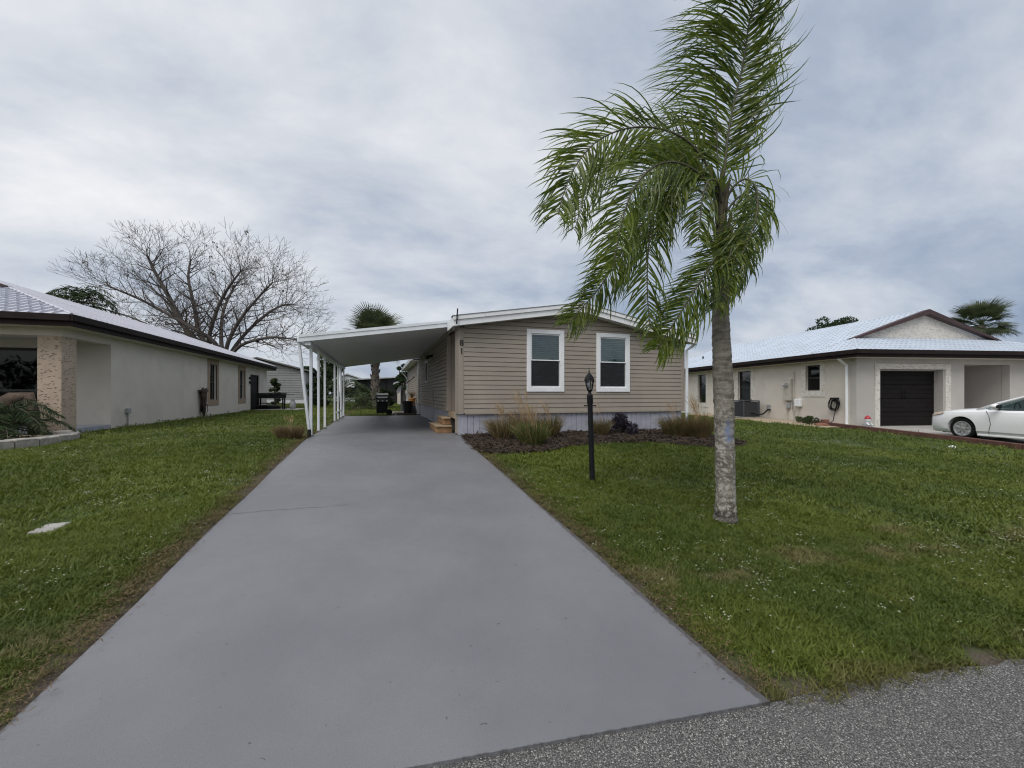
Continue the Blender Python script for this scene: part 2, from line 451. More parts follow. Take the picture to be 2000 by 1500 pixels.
M['brick'] = paint('red_brown_block', (0.20, 0.09, 0.06), 0.85, 0.25, 9, 60, 0.5, 0.008)
M['terracotta'] = paint('clay_orange', (0.45, 0.22, 0.07), 0.7, 0.2)
M['carpaint'] = None
def m_car():
    t = NT('white_car_paint')
    n = t.noise(2.0, 3)
    col = t.mix(n, (0.74, 0.75, 0.76), (0.82, 0.83, 0.84))
    b = t.bsdf(col, 0.35, spec=0.5)
    b.inputs['Coat Weight'].default_value = 0.8; b.inputs['Coat Roughness'].default_value = 0.04
    return t.done(b)
M['carpaint'] = m_car()
M['amber'] = paint('amber_lens', (0.45, 0.16, 0.05), 0.2)
M['plate'] = paint('satin_steel_plate', (0.62, 0.63, 0.64), 0.35, 0.05, 5)
M['lens'] = paint('clear_headlamp', (0.55, 0.45, 0.38), 0.12)
# --- plants
M['palm'] = leafmat('palm_leaflet', (0.032, 0.066, 0.014), (0.120, 0.180, 0.020), 0.48, 3.2, 0.36, (0.27, 0.30, 0.045))
M['rachis'] = paint('palm_stalk', (0.055, 0.050, 0.026), 0.6, 0.3, 5)
M['sabal'] = leafmat('fan_palm_leaf', (0.040, 0.060, 0.028), (0.080, 0.105, 0.046), 0.25, 2.0, 0.5, (0.11, 0.12, 0.06))
M['bush'] = leafmat('dark_bush_leaf', (0.014, 0.030, 0.012), (0.036, 0.060, 0.020), 0.25, 2.2, 0.75)
M['bush2'] = leafmat('mid_bush_leaf', (0.026, 0.046, 0.016), (0.055, 0.080, 0.026), 0.25, 2.2)
M['purple'] = leafmat('purple_shrub_leaf', (0.012, 0.008, 0.016), (0.026, 0.018, 0.032), 0.15, 6)
M['reed'] = leafmat('ornamental_grass_blade', (0.055, 0.080, 0.022), (0.13, 0.12, 0.045), 0.3, 7, 0.6, (0.24, 0.18, 0.085))
M['reed_brown'] = leafmat('dry_grass_blade', (0.12, 0.075, 0.040), (0.19, 0.13, 0.065), 0.3, 7, 0.6, (0.28, 0.20, 0.12))
M['reed_green'] = leafmat('green_grass_blade', (0.045, 0.085, 0.018), (0.10, 0.14, 0.03), 0.3, 7, 0.6, (0.22, 0.20, 0.08))
M['crack'] = paint('crack_dark_grey', (0.075, 0.075, 0.08), 0.9)  # dark grey of the hairline crack strip
M['plume'] = leafmat('straw_plume', (0.30, 0.21, 0.12), (0.40, 0.29, 0.17), 0.3, 7, 0.7)
M['twig'] = paint('grey_bark', (0.085, 0.072, 0.064), 0.85, 0.3, 3, 30, 0.4, 0.01)
M['deadleaf'] = leafmat('withered_leaf', (0.05, 0.045, 0.03), (0.09, 0.07, 0.04), 0.2, 4)
def m_blade():
    t = NT('lawn_blade')
    sx = t.n('ShaderNodeSeparateXYZ'); t.l(t.pos(), sx.inputs[0])
    a = t.noise(0.45, 4, 0.6); b = t.noise(2.6, 4, 0.65); c = t.noise(55, 2, 0.5)
    col = t.mix(t.rng(a, 0.32, 0.68), (0.066, 0.104, 0.014), (0.132, 0.170, 0.022))
    col = t.mix(t.math('MULTIPLY', t.rng(b, 0.50, 0.74), 0.7), col, (0.150, 0.160, 0.026))
    col = t.mix(t.math('MULTIPLY', t.rng(c, 0.55, 0.72), 0.55), col, (0.20, 0.22, 0.055))
    col = t.mix(t.math('MULTIPLY', t.rng(c, 0.45, 0.28), 0.55), col, (0.034, 0.058, 0.010))
    d1 = t.math('ABSOLUTE', t.math('ADD', sx.outputs[0], 1.66)); d2 = t.math('ABSOLUTE', t.math('SUBTRACT', sx.outputs[0], 1.86))
    ry = t.math('SUBTRACT', sx.outputs[1], t.math('SUBTRACT', 1.77, t.math('MULTIPLY', sx.outputs[0], 0.107)))
    d = t.math('MINIMUM', t.math('MINIMUM', d1, d2), t.math('ADD', ry, 0.05))
    d = t.math('ADD', d, t.math('MULTIPLY', t.math('SUBTRACT', b, 0.5), 1.1))
    col = t.mix(t.math('MULTIPLY', t.rng(d, 0.26, -0.05), 0.6), col, (0.15, 0.115, 0.055))
    # dry band across the lawn near the street
    w = t.math('ABSOLUTE', t.math('SUBTRACT', ry, t.math('ADD', 1.35, t.math('MULTIPLY', t.math('SUBTRACT', a, 0.5), 2.0))))
    w = t.math('MULTIPLY', t.rng(w, 0.30, 0.0), t.rng(b, 0.42, 0.6))
    col = t.mix(t.math('MULTIPLY', w, 0.7), col, (0.21, 0.175, 0.085))
    p = t.bsdf(col, 0.5, spec=0.3)
    tr = t.n('ShaderNodeBsdfTranslucent'); t.l(col, tr.inputs[0])
    m = t.n('ShaderNodeMixShader'); m.inputs[0].default_value = 0.3
    t.l(p.outputs[0], m.inputs[1]); t.l(tr.outputs[0], m.inputs[2]); t.l(m.outputs[0], t.out.inputs[0])
    return t.m
M['blade'] = m_blade()
M['petal'] = paint('pale_flower', (0.44, 0.45, 0.36), 0.7)
def m_trunk():
    t = NT('ringed_palm_bark')
    p = t.pos(); sx = t.n('ShaderNodeSeparateXYZ'); t.l(p, sx.inputs[0])
    ring = t.noise(16, 2, 0.5, vec=t.mapv((0.25, 0.25, 1.6)))
    a = t.noise(22, 5, 0.7); b = t.noise(5, 4, 0.6); c = t.noise(70, 3, 0.7)
    col = t.mix(t.rng(ring, 0.35, 0.65), (0.11, 0.10, 0.085), (0.20, 0.185, 0.155))
    hgt = t.rng(sx.outputs[2], 1.95, 0.9)
    lich = t.math('MULTIPLY', t.rng(a, 0.46, 0.60), t.math('ADD', t.math('MULTIPLY', hgt, 0.75), 0.12))
    col = t.mix(lich, col, (0.40, 0.385, 0.35))
    col = t.mix(t.math('MULTIPLY', t.rng(b, 0.55, 0.72), 0.6), col, (0.055, 0.052, 0.046))
    base_stain = t.rng(t.math('ADD', sx.outputs[2], t.math('MULTIPLY', a, 0.35)), 0.55, 0.40)
    col = t.mix(t.math('MULTIPLY', base_stain, 0.75), col, (0.045, 0.042, 0.036))
    # faded blue paint mark
    q = along(1426, 846, 4.45)
    dv = t.n('ShaderNodeVectorMath', operation='DISTANCE'); t.l(t.mapv((1, 1, 0.55)), dv.inputs[0]); dv.inputs[1].default_value = (q.x, q.y, q.z * 0.55)
    f = t.rng(t.math('ADD', dv.outputs['Value'], t.math('MULTIPLY', t.math('SUBTRACT', a, 0.5), 0.22)), 0.10, 0.0)
    col = t.mix(t.math('MULTIPLY', f, 0.62), col, (0.16, 0.24, 0.44))
    return t.done(t.bsdf(col, 0.88, normal=t.bump(t.math('ADD', t.math('ADD', ring, a), t.math('MULTIPLY', c, 0.5)), 0.8, 0.012), spec=0.2))
M['palm_trunk'] = m_trunk()
M['sheath'] = paint('fibrous_leaf_base', (0.045, 0.038, 0.020), 0.8, 0.5, 6, 30, 0.8, 0.01, dirt=((0.04, 0.06, 0.02), 8, 0.7))
M['boot'] = paint('sabal_trunk_boots', (0.16, 0.135, 0.115), 0.9, 0.35, 6, 25, 0.8, 0.02)

# ================================================================== THE SETTING
def axis_lines(a, b, step, far, g=1.35):
    c = list(np.arange(a, b + 1e-6, step))
    s = step; x = c[-1]; up = []
    while x < far: s *= g; x += s; up.append(x)
    s = step; x = c[0]; dn = []
    while x > -far: s *= g; x -= s; dn.append(x)
    return np.array(dn[::-1] + c + up)
def build_ground():
    xs = axis_lines(-14, 22, 0.22, 900); ys = axis_lines(-1.5, 16, 0.16, 900)
    X, Y = np.meshgrid(xs, ys)
    Z = height(X, Y) + 0.012 * np.sin(X * 2.1 + 0.7 * Y) * np.cos(Y * 1.7) * sstep(2.2, 4, Y)
    Z -= 0.07 * (sstep(-1.72, -1.60, X) * (1 - sstep(1.80, 1.92, X))) * (1 - sstep(19.9, 20.05, Y)) * sstep(1.3, 1.6, Y)
    v = np.stack([X.ravel(), Y.ravel(), Z.ravel()], 1)
    nx, ny = len(xs), len(ys)
    i = np.arange(nx * ny).reshape(ny, nx)
    f = np.stack([i[:-1, :-1].ravel(), i[:-1, 1:].ravel(), i[1:, 1:].ravel(), i[1:, :-1].ravel()], 1)
    mb = MB(); mb.v = [tuple(p) for p in v.tolist()]; mb.f = [tuple(p) for p in f.tolist()]
    return tag(mb.build('ground', M['soil'], smooth=True, fix=False), 'grassy ground sloping gently up from the street', kind='structure')
build_ground()

def sheet(name, mat, rows, parent=None, thick=0.0):
    """rows: list of equal-length lists of points"""
    n = len(rows[0]); mb = MB()
    for r in rows: mb.v += [tuple(p) for p in r]
    for j in range(len(rows) - 1):
        for k in range(n - 1):
            mb.f.append((j * n + k, j * n + k + 1, (j + 1) * n + k + 1, (j + 1) * n + k))
    if thick:
        b = len(mb.v)
        mb.v += [(x, y, z - thick) for x, y, z in mb.v[:b]]
        m = len(rows)
        rim = [k for k in range(n)] + [j * n + n - 1 for j in range(1, m)] + [(m - 1) * n + k for k in range(n - 2, -1, -1)] + [j * n for j in range(m - 2, 0, -1)]
        for q in range(len(rim)):
            a, c = rim[q], rim[(q + 1) % len(rim)]
            mb.f.append((a, c, c + b, a + b))
    return mb.build(name, mat, parent, fix=False, smooth=30)
# street
rr = random.Random(3)
xs = np.arange(-14, 24.01, 0.12)
edge = [(x, float(road_edge(x)) + 0.03 * math.sin(x * 3.1) + rr.uniform(-0.025, 0.025) + (0.05 if -1.6 < x < 1.80 else 0), 0.028) for x in xs]
rows = [edge] + [[(x, float(road_edge(x)) - d, 0.03) for x in xs] for d in (0.15, 0.6, 2, 4, 7)]
tag(sheet('road', M['road'], rows[::-1]), 'grey exposed-aggregate asphalt street', kind='structure')
# driveway and carport slab: one painted concrete sheet, 45 mm proud of the soil
ys = [1.745, 1.95] + list(np.arange(2.2, 19.95, 0.3)) + [19.95]
def drive_rows():
    out = []
    for j, y in enumerate(ys):
        r = []
        for x in np.linspace(-1.62, 1.875 - 0.05 * min(1, max(0, (y - 1.7) / 7)), 13):
            yy = y - (0.107 * x if j == 0 else 0.05 * x if j == 1 else 0)
            wob = 0.012 * math.sin(yy * 2.3) if abs(abs(x) - 1.7) < 0.2 else 0
            r.append((x + wob, yy, hz(0, max(yy, 1.80)) + 0.006))
        out.append(r)
    return out
drive = tag(sheet('driveway', M['drive'], drive_rows(), thick=0.09), 'smooth grey painted concrete driveway running under the carport', kind='structure')
# hairline cracks in the paint
def crack(pts, w):
    mb = MB(); L = []; Rr = []
    for i, (x, y) in enumerate(pts):
        z = hz(0, y) + 0.0085
        ww = w * rr.uniform(0.4, 1.2)
        L.append((x, y - ww, z)); Rr.append((x, y + ww, z))
    mb.v = L + Rr; n = len(L)
    mb.f = [(i, i + 1, n + i + 1, n + i) for i in range(n - 1)]
    return mb.build('crack', M['crack'], drive, fix=False)
y0 = 5.2; pts = []
for x in np.arange(-1.60, -0.35, 0.04):
    y0 += rr.uniform(-0.014, 0.016); pts.append((x, y0))
crack(pts, 0.0035)
# mulch bed in front of the house
BED_PX = [(906, 853), (915, 863), (928, 874), (945, 884), (970, 887), (1000, 888), (1050, 885), (1100, 877), (1150, 870), (1200, 866), (1260, 865), (1300, 868), (1350, 873), (1400, 877), (1440, 873), (1458, 868), (1462, 864)]
BED_F = [on_ground(*p) for p in BED_PX]
def cr_path(P, n):
    P = [Vector(p) for p in P]; out = []
    Q = [P[0] * 2 - P[1]] + P + [P[-1] * 2 - P[-2]]
    for i in range(1, len(Q) - 2):
        for k in range(n):
            t = k / n
            a, b, c, d = Q[i - 1], Q[i], Q[i + 1], Q[i + 2]
            out.append(0.5 * ((2 * b) + (c - a) * t + (2 * a - 5 * b + 4 * c - d) * t * t + (3 * b - a - 3 * c + d) * t ** 3))
    out.append(P[-1]); return out
front = cr_path(BED_F, 5)
cum = [0.0]
for a, b in zip(front[:-1], front[1:]): cum.append(cum[-1] + (a - b).length)
bed_rows = []
for j, p in enumerate(front):
    s = cum[j] / cum[-1]
    q = Vector((1.87 + (8.45 - 1.87) * s, 9.74, 0)); r = []
    for k in range(15):
        t = k / 14
        x = p.x + (q.x - p.x) * t; y = p.y + (q.y - p.y) * t
        e = min(1, t / 0.12) if s < 0.985 else 0.2
        r.append((x, y, hz(x, y) - 0.012 + e * (0.045 + 0.02 * math.sin(x * 5) * math.cos(y * 4) + rr.uniform(-0.012, 0.012))))
    bed_rows.append(r)
tag(sheet('mulch_bed', M['mulch'], bed_rows), 'dark brown bark mulch bed along the front of the taupe house', kind='structure')
BED_POLY = np.array([(p.x, p.y) for p in front] + [(8.45, 9.74), (1.87, 9.74)])
def in_poly(px, py, poly):
    inside = np.zeros(len(px), bool); n = len(poly); j = n - 1
    for i in range(n):
        xi, yi = poly[i]; xj, yj = poly[j]
        c = ((yi > py) != (yj > py)) & (px < (xj - xi) * (py - yi) / (yj - yi + 1e-12) + xi)
        inside ^= c; j = i
    return inside

# ================================================================== THE TAUPE HOUSE
HX0, HX1, HY = 1.80, 8.375, 9.68
HYB = 30.0
RIDGE_X, RIDGE_Z, EAVE_L, EAVE_R = 4.95, 3.93, 3.40, 3.235
SK = 1.133
def roof_top(x):
    return EAVE_L + (RIDGE_Z - EAVE_L) * (x - 1.6) / (RIDGE_X - 1.6) if x < RIDGE_X else RIDGE_Z + (EAVE_R - RIDGE_Z) * (x - RIDGE_X) / (8.58 - RIDGE_X)
house = thing('mobile_home', 'taupe vinyl-sided house with white trimmed windows and low gable beside the carport', 'house', (HX0, HY, 0.55))
core = MB()
core.prism([(HX0 + 0.1, HY + 0.13, 0.4), (HX1 - 0.1, HY + 0.13, 0.4), (HX1 - 0.1, HY + 0.13, roof_top(HX1) - 0.12), (RIDGE_X, HY + 0.13, RIDGE_Z - 0.12), (HX0 + 1.35, HY + 0.13, roof_top(HX0 + 1.35) - 0.12), (HX0 + 0.1, HY + 0.13, roof_top(HX0) - 0.12)], (0, 0.40, 0))
core.prism([(HX0 + 1.3, HY + 0.525, 0.4), (HX1 - 0.1, HY + 0.525, 0.4), (HX1 - 0.1, HY + 0.525, roof_top(HX1) - 0.12), (RIDGE_X, HY + 0.525, RIDGE_Z - 0.12), (HX0 + 1.3, HY + 0.525, roof_top(HX0 + 1.3) - 0.12)], (0, 1.28, 0))
core.prism([(HX0 + 0.1, HY + 1.80, 0.4), (HX1 - 0.1, HY + 1.80, 0.4), (HX1 - 0.1, HY + 1.80, roof_top(HX1) - 0.12), (RIDGE_X, HY + 1.80, RIDGE_Z - 0.12), (HX0 + 0.1, HY + 1.80, roof_top(HX0) - 0.12)], (0, HYB - HY - 1.80, 0))
core.build('wall_core', M['siding'], house)
WIN = [(3.51, 4.55, 1.65, 3.25), (5.50, 6.54, 1.65, 3.24)]
EXPO = 0.1145
def board_profile_front(parent, xa, xb, z, xa2=None, xb2=None, top=None):
    """one clapboard with its lower edge standing proud; y decreases towards the street"""
    zt = (z + EXPO) if top is None else top
    xa2 = xa if xa2 is None else xa2; xb2 = xb if xb2 is None else xb2
    y_lo, y_hi, yb = HY - 0.022, HY - 0.012, HY + 0.135
    MB().hexa([(xa, y_lo, z), (xb, y_lo, z), (xb, yb, z), (xa, yb, z), (xa2, y_hi, zt), (xb2, y_hi, zt), (xb2, yb, zt), (xa2, yb, zt)]).build('siding_board', M['siding'], parent, fix=False)
fw = MB().box(HX0 + 0.12, HX1 - 0.12, HY - 0.03, HY - 0.001, SK - 0.035, SK - 0.002).build('front_wall', M['siding'], house)
def x_at_roof(z, left):
    z += 0.16
    if left:
        return 1.6 + (z - EAVE_L) / (RIDGE_Z - EAVE_L) * (RIDGE_X - 1.6)
    return RIDGE_X + (z - RIDGE_Z) / (EAVE_R - RIDGE_Z) * (8.58 - RIDGE_X)
k = 0
while True:
    z = SK + k * EXPO; k += 1
    zt = z + EXPO - 0.010
    if z > RIDGE_Z - 0.2: break
    xa, xb = max(HX0 + 0.09, x_at_roof(z, True)), min(HX1 - 0.09, x_at_roof(z, False))
    xa2, xb2 = max(HX0 + 0.09, x_at_roof(zt, True)), min(HX1 - 0.09, x_at_roof(zt, False))
    if xb2 - xa2 < 0.1: break
    cuts = [(w[0] + 0.05, w[1] - 0.05) for w in WIN if z < w[3] - 0.112 and zt > w[2] + 0.112]
    segs = []; cur = (xa, xa2)
    for c0, c1 in cuts:
        segs.append((cur, (c0, c0))); cur = (c1, c1)
    segs.append((cur, (xb, xb2)))
    for (p, p2), (q, q2) in segs:
        # courses come in lengths; joints overlap at uneven places
        if q - p > 4 and k % 2:
            m = p + (q - p) * (0.35 + 0.3 * rr.random())
            board_profile_front(fw, p, m, z, p2, m, zt); board_profile_front(fw, m + 0.002, q, z, m + 0.002, q2, zt)
        else:
            board_profile_front(fw, p, q, z, p2, q2, zt)
# side wall under the carport: boards run back from the entry alcove
AY0, AY1 = 10.22, 11.50
sw = MB().box(HX0 - 0.03, HX0 - 0.001, AY1 + 0.09, HYB - 0.1, SK - 0.035, SK - 0.002).build('side_wall', M['siding'], house)
SWIN = (16.6, 17.5, 2.05, 2.95)
k = 0
while SK + k * EXPO < 3.20:
    z = SK + k * EXPO; k += 1; zt = min(z + EXPO - 0.013, 3.26)
    segs = [(AY1 + 0.08, SWIN[0] + 0.03), (SWIN[1] - 0.03, 20.6), (20.602, HYB - 0.08)] if z < SWIN[3] - 0.03 and zt > SWIN[2] + 0.03 else [(AY1 + 0.08, 15.1 + (k % 3) * 0.9), (15.102 + (k % 3) * 0.9, 20.6), (20.602, HYB - 0.08)]
    for a, b in segs:
        x_lo, x_hi, xb = HX0 - 0.022, HX0 - 0.012, HX0 + 0.105
        MB().hexa([(x_lo, a, z), (xb, a, z), (xb, b, z), (x_lo, b, z), (x_hi, a, zt), (xb, a, zt), (xb, b, zt), (x_hi, b, zt)]).build('siding_board', M['siding'], sw, fix=True)
# alcove: far cheek with its own boards, inner wall with door
al = MB().box(HX0 + 0.02, HX0 + 1.3, AY1 + 0.02, AY1 + 0.08, 0.9, 3.25).build('alcove_wall', M['siding'], house)
k = 0
while SK + k * EXPO < 3.15:
    z = SK + k * EXPO; k += 1
    MB().hexa([(HX0 + 0.06, AY1 - 0.012, z), (HX0 + 1.29, AY1 - 0.012, z), (HX0 + 1.29, AY1 + 0.02, z), (HX0 + 0.06, AY1 + 0.02, z), (HX0 + 0.06, AY1 + 0.004, z + EXPO - 0.003), (HX0 + 1.29, AY1 + 0.004, z + EXPO - 0.003), (HX0 + 1.29, AY1 + 0.02, z + EXPO - 0.003), (HX0 + 0.06, AY1 + 0.02, z + EXPO - 0.003)]).build('siding_board', M['siding'], al, fix=False)
MB().box(HX0 + 0.02, HX0 + 1.3, AY0, AY1 + 0.01, 0.95, 1.10).build('alcove_floor', M['wood_top'], house)
dr = MB().box(HX0 + 1.24, HX0 + 1.29, AY0 + 0.2, AY1 - 0.15, 1.12, 3.1).build('door', M['white'], house, bevel=0.01)
MB().tube([(HX0 + 1.24, AY0 + 0.3, 2.05), (HX0 + 1.17, AY0 + 0.3, 2.05), (HX0 + 1.17, AY0 + 0.42, 2.05)], 0.014, 6).build('handle', M['steel'], dr)
# corner trims
MB().box(HX0 - 0.025, HX0 + 0.095, HY - 0.026, HY + 0.10, SK - 0.03, 3.20).build('corner_trim', M['siding'], house, bevel=0.008)
MB().box(HX1 - 0.095, HX1 + 0.025, HY - 0.026, HY + 0.10, SK - 0.03, 3.10).build('corner_trim', M['siding'], house, bevel=0.008)
MB().box(HX0 - 0.03, HX0 + 0.09, AY1 - 0.02, AY1 + 0.09, SK - 0.03, 3.26).build('corner_trim', M['siding'], house, bevel=0.008)
MB().box(HX0 - 0.022, HX0 + 0.09, AY0 - 0.1, AY0 - 0.001, 0.6, 3.22).build('corner_trim', M['siding'], house)
MB().box(HX0 - 0.018, HX0 + 0.05, HY + 0.102, AY0 - 0.102, SK - 0.03, 3.22).build('side_return', M['siding'], house)
MB().box(HX1 - 0.1, HX1 - 0.0, HY + 0.135, HYB, SK, 3.1).build('far_side_wall', M['siding'], house)
# skirting planks
sk = MB().box(HX0 + 0.06, HX1 - 0.06, HY + 0.07, HY + 0.125, 0.42, SK - 0.05).build('skirting', M['skirt'], house)
x = HX0 + 0.045
while x < HX1 - 0.1:
    w = 0.148
    MB().box(x, min(x + w, HX1 - 0.045), HY + 0.035, HY + 0.069, 0.44, SK - 0.038).build('skirt_panel', M['skirt'], sk, fix=False, bevel=0.004)
    x += w + 0.007
sk2 = MB().box(HX0 + 0.062, HX0 + 0.10, AY1 + 0.12, HYB - 0.1, 0.42, SK - 0.05).build('skirting', M['skirt'], house)
y = AY1 + 0.08
while y < 22:
    MB().box(HX0 + 0.03, HX0 + 0.061, y, y + 0.29, 0.44, SK - 0.038).build('skirt_panel', M['skirt'], sk2, fix=False)
    y += 0.297
MB().box(HX0 + 0.03, HX0 + 0.061, y, HYB - 0.1, 0.44, SK - 0.038).build('skirt_panel', M['skirt'], sk2, fix=False)
MB().box(HX0 + 0.03, HX0 + 0.09, HY + 0.07, AY0 - 0.02, 0.44, SK - 0.038).build('skirt_panel', M['skirt'], sk2, fix=False)
# roof
def slab(mb, xa, xb, ya, yb, th=0.09):
    za, zb = roof_top(xa), roof_top(xb)
    mb.hexa([(xa, ya, za - th), (xb, ya, zb - th), (xb, yb, zb - th), (xa, yb, za - th), (xa, ya, za), (xb, ya, zb), (xb, yb, zb), (xa, yb, za)])
rf = MB()
slab(rf, 1.62, 1.815, 9.42, 10.28); slab(rf, 1.82, RIDGE_X, 9.42, 20.3); slab(rf, RIDGE_X, 8.56, 9.42, HYB + 0.3)
slab(rf, 1.46, RIDGE_X, 20.305, HYB + 0.3)
roof = rf.build('roof', M['roofgrey'], house)
# rake fascia: a broad lower board, a narrower upper board proud of it, dark drip edge
def rake(xa, xb, h0, h1, ya, yb, mat, name='fascia_board'):
    za, zb = roof_top(xa), roof_top(xb)
    MB().hexa([(xa, ya, za + h0), (xb, ya, zb + h0), (xb, yb, zb + h0), (xa, yb, za + h0), (xa, ya, za + h1), (xb, ya, zb + h1), (xb, yb, zb + h1), (xa, yb, za + h1)]).build(name, mat, roof, fix=False)
rake(1.60, RIDGE_X, -0.215, 0.004, 9.385, 9.415, M['white']); rake(RIDGE_X, 8.60, -0.215, 0.004, 9.385, 9.415, M['white'])
for a, b in ((1.585, 2.35), (2.354, RIDGE_X)): rake(a, b, -0.078, 0.012, 9.355, 9.383, M['white'])
for a, b in ((RIDGE_X, 7.1), (7.104, 8.615)): rake(a, b, -0.078, 0.012, 9.355, 9.383, M['white'])
rake(1.57, RIDGE_X, 0.013, 0.030, 9.345, 9.60, M['shingle'], 'drip_edge'); rake(RIDGE_X, 8.63, 0.013, 0.030, 9.345, 9.60, M['shingle'], 'drip_edge')
MB().prism([(1.62, 9.416, roof_top(1.62) - 0.20), (RIDGE_X, 9.416, RIDGE_Z - 0.20), (8.56, 9.416, roof_top(8.56) - 0.20), (8.56, 9.416, roof_top(8.56) - 0.185), (RIDGE_X, 9.416, RIDGE_Z - 0.185), (1.62, 9.416, roof_top(1.62) - 0.185)], (0, 0.26, 0)).build('soffit', M['white'], roof)
MB().box(1.595, 1.618, 9.416, 10.28, EAVE_L - 0.21, EAVE_L + 0.0).build('eave_fascia', M['white'], roof)
MB().box(8.57, 8.66, 9.42, HYB + 0.3, EAVE_R - 0.16, EAVE_R - 0.03).build('gutter', M['alu'], roof, bevel=0.01)
gut = MB().hexa([(1.36, 20.3, 3.22), (1.455, 20.3, 3.22), (1.455, HYB + 0.3, 3.22), (1.38, HYB + 0.3, 3.22), (1.34, 20.3, 3.36), (1.455, 20.3, 3.36), (1.455, HYB + 0.3, 3.36), (1.34, HYB + 0.3, 3.36)]).build('gutter', M['alu'], roof)
MB().box(1.46, 1.82, 20.31, HYB + 0.28, 3.235, 3.25).build('soffit', M['white'], roof)
MB().tube([(1.40, HYB - 0.4, 3.22), (1.40, HYB - 0.4, 3.08), (1.70, HYB - 0.4, 2.72), (1.74, HYB - 0.4, 2.6), (1.74, HYB - 0.4, 0.7)], 0.045, 8).build('downspout', M['alu'], house)
MB().tube([(1.75, 20.45, 3.2), (1.75, 20.45, 0.62), (1.66, 20.45, 0.58)], 0.045, 6).build('downspout', M['alu'], house)
# downspout and gutter outlet on the far corner
MB().tube([(8.60, 9.47, 3.05), (8.56, 9.55, 2.96), (8.44, 9.62, 2.86), (8.44, 9.62, 0.66), (8.46, 9.45, 0.60)], 0.042, 6).build('downspout', M['alu'], house)
MB().tube([(1.66, 9.50, 3.44), (1.70, 9.50, 3.47)], 0.03, 6).build('vent_stub', M['white'], house)
MB().tube([(1.66, 9.33, 3.22), (1.685, 9.33, 3.58)], 0.016, 6).build('antenna_rod', M['black'], house)
# windows with casing, two sashes, blinds and a half screen
def window(w):
    x0, x1, z0, z1 = w; c = 0.115
    win = MB().box(x0, x1, HY + 0.075, HY + 0.128, z0, z1).build('window', M['darkroom'], house)
    yo = HY - 0.045
    for b in ((x0, x0 + c, z0, z1), (x1 - c, x1, z0, z1), (x0 + c, x1 - c, z1 - c * 0.95, z1), (x0 + c, x1 - c, z0, z0 + c * 1.05)):
        MB().box(b[0], b[1], yo, HY + 0.07, b[2], b[3]).build('casing', M['white'], win, bevel=0.006)
    xi0, xi1, zi0, zi1 = x0 + c, x1 - c, z0 + c * 1.05, z1 - c * 0.95
    zm_ = zi0 + (zi1 - zi0) * 0.51
    def sash(za, zb, y, t, name='sash'):
        m = MB()
        m.box(xi0, xi0 + t, y, y + 0.028, za, zb); m.box(xi1 - t, xi1, y, y + 0.028, za, zb)
        m.box(xi0 + t, xi1 - t, y, y + 0.028, za, za + t); m.box(xi0 + t, xi1 - t, y, y + 0.028, zb - t, zb)
        m.build(name, M['white'], win)
        MB().box(xi0 + t, xi1 - t, y + 0.012, y + 0.016, za + t, zb - t).build('pane', M['glass'], win)
    sash(zm_ - 0.02, zi1, HY - 0.022, 0.028); sash(zi0, zm_ + 0.012, HY + 0.008, 0.036)
    MB().box(xi0 + 0.02, xi1 - 0.02, HY - 0.004, HY - 0.001, zi0 + 0.03, zm_ - 0.022).build('insect_screen', M['screen'], win)
    zz_ = zi0 + 0.02
    while zz_ < zi1 - 0.03:
        MB().hexa([(xi0 + 0.008, HY + 0.048, zz_), (xi1 - 0.008, HY + 0.048, zz_), (xi1 - 0.008, HY + 0.068, zz_ + 0.022), (xi0 + 0.008, HY + 0.068, zz_ + 0.022),
                   (xi0 + 0.008, HY + 0.048, zz_ + 0.003), (xi1 - 0.008, HY + 0.048, zz_ + 0.003), (xi1 - 0.008, HY + 0.068, zz_ + 0.028), (xi0 + 0.008, HY + 0.068, zz_ + 0.028)]).build('blind_slat', M['blind'], win, fix=False)
        zz_ += 0.048
    for q in (0.25, 0.75):
        xq = xi0 + (xi1 - xi0) * q
        MB().box(xq - 0.002, xq + 0.002, HY + 0.044, HY + 0.047, zi0, zi1).build('blind_cord', M['blind'], win, fix=False)
for w in WIN: window(w)
# small window in the side wall under the carport
win = MB().box(HX0 + 0.06, HX0 + 0.104, SWIN[0], SWIN[1], SWIN[2], SWIN[3]).build('window', M['darkroom'], house)
for b in ((SWIN[0], SWIN[0] + 0.07, SWIN[2], SWIN[3]), (SWIN[1] - 0.07, SWIN[1], SWIN[2], SWIN[3]), (SWIN[0] + 0.07, SWIN[1] - 0.07, SWIN[3] - 0.07, SWIN[3]), (SWIN[0] + 0.07, SWIN[1] - 0.07, SWIN[2], SWIN[2] + 0.07)):
    MB().box(HX0 - 0.045, HX0 + 0.05, b[0], b[1], b[2], b[3]).build('casing', M['white'], win)
MB().box(HX0 + 0.0, HX0 + 0.006, SWIN[0] + 0.07, SWIN[1] - 0.07, SWIN[2] + 0.07, SWIN[3] - 0.07).build('pane', M['glass_dark'], win)
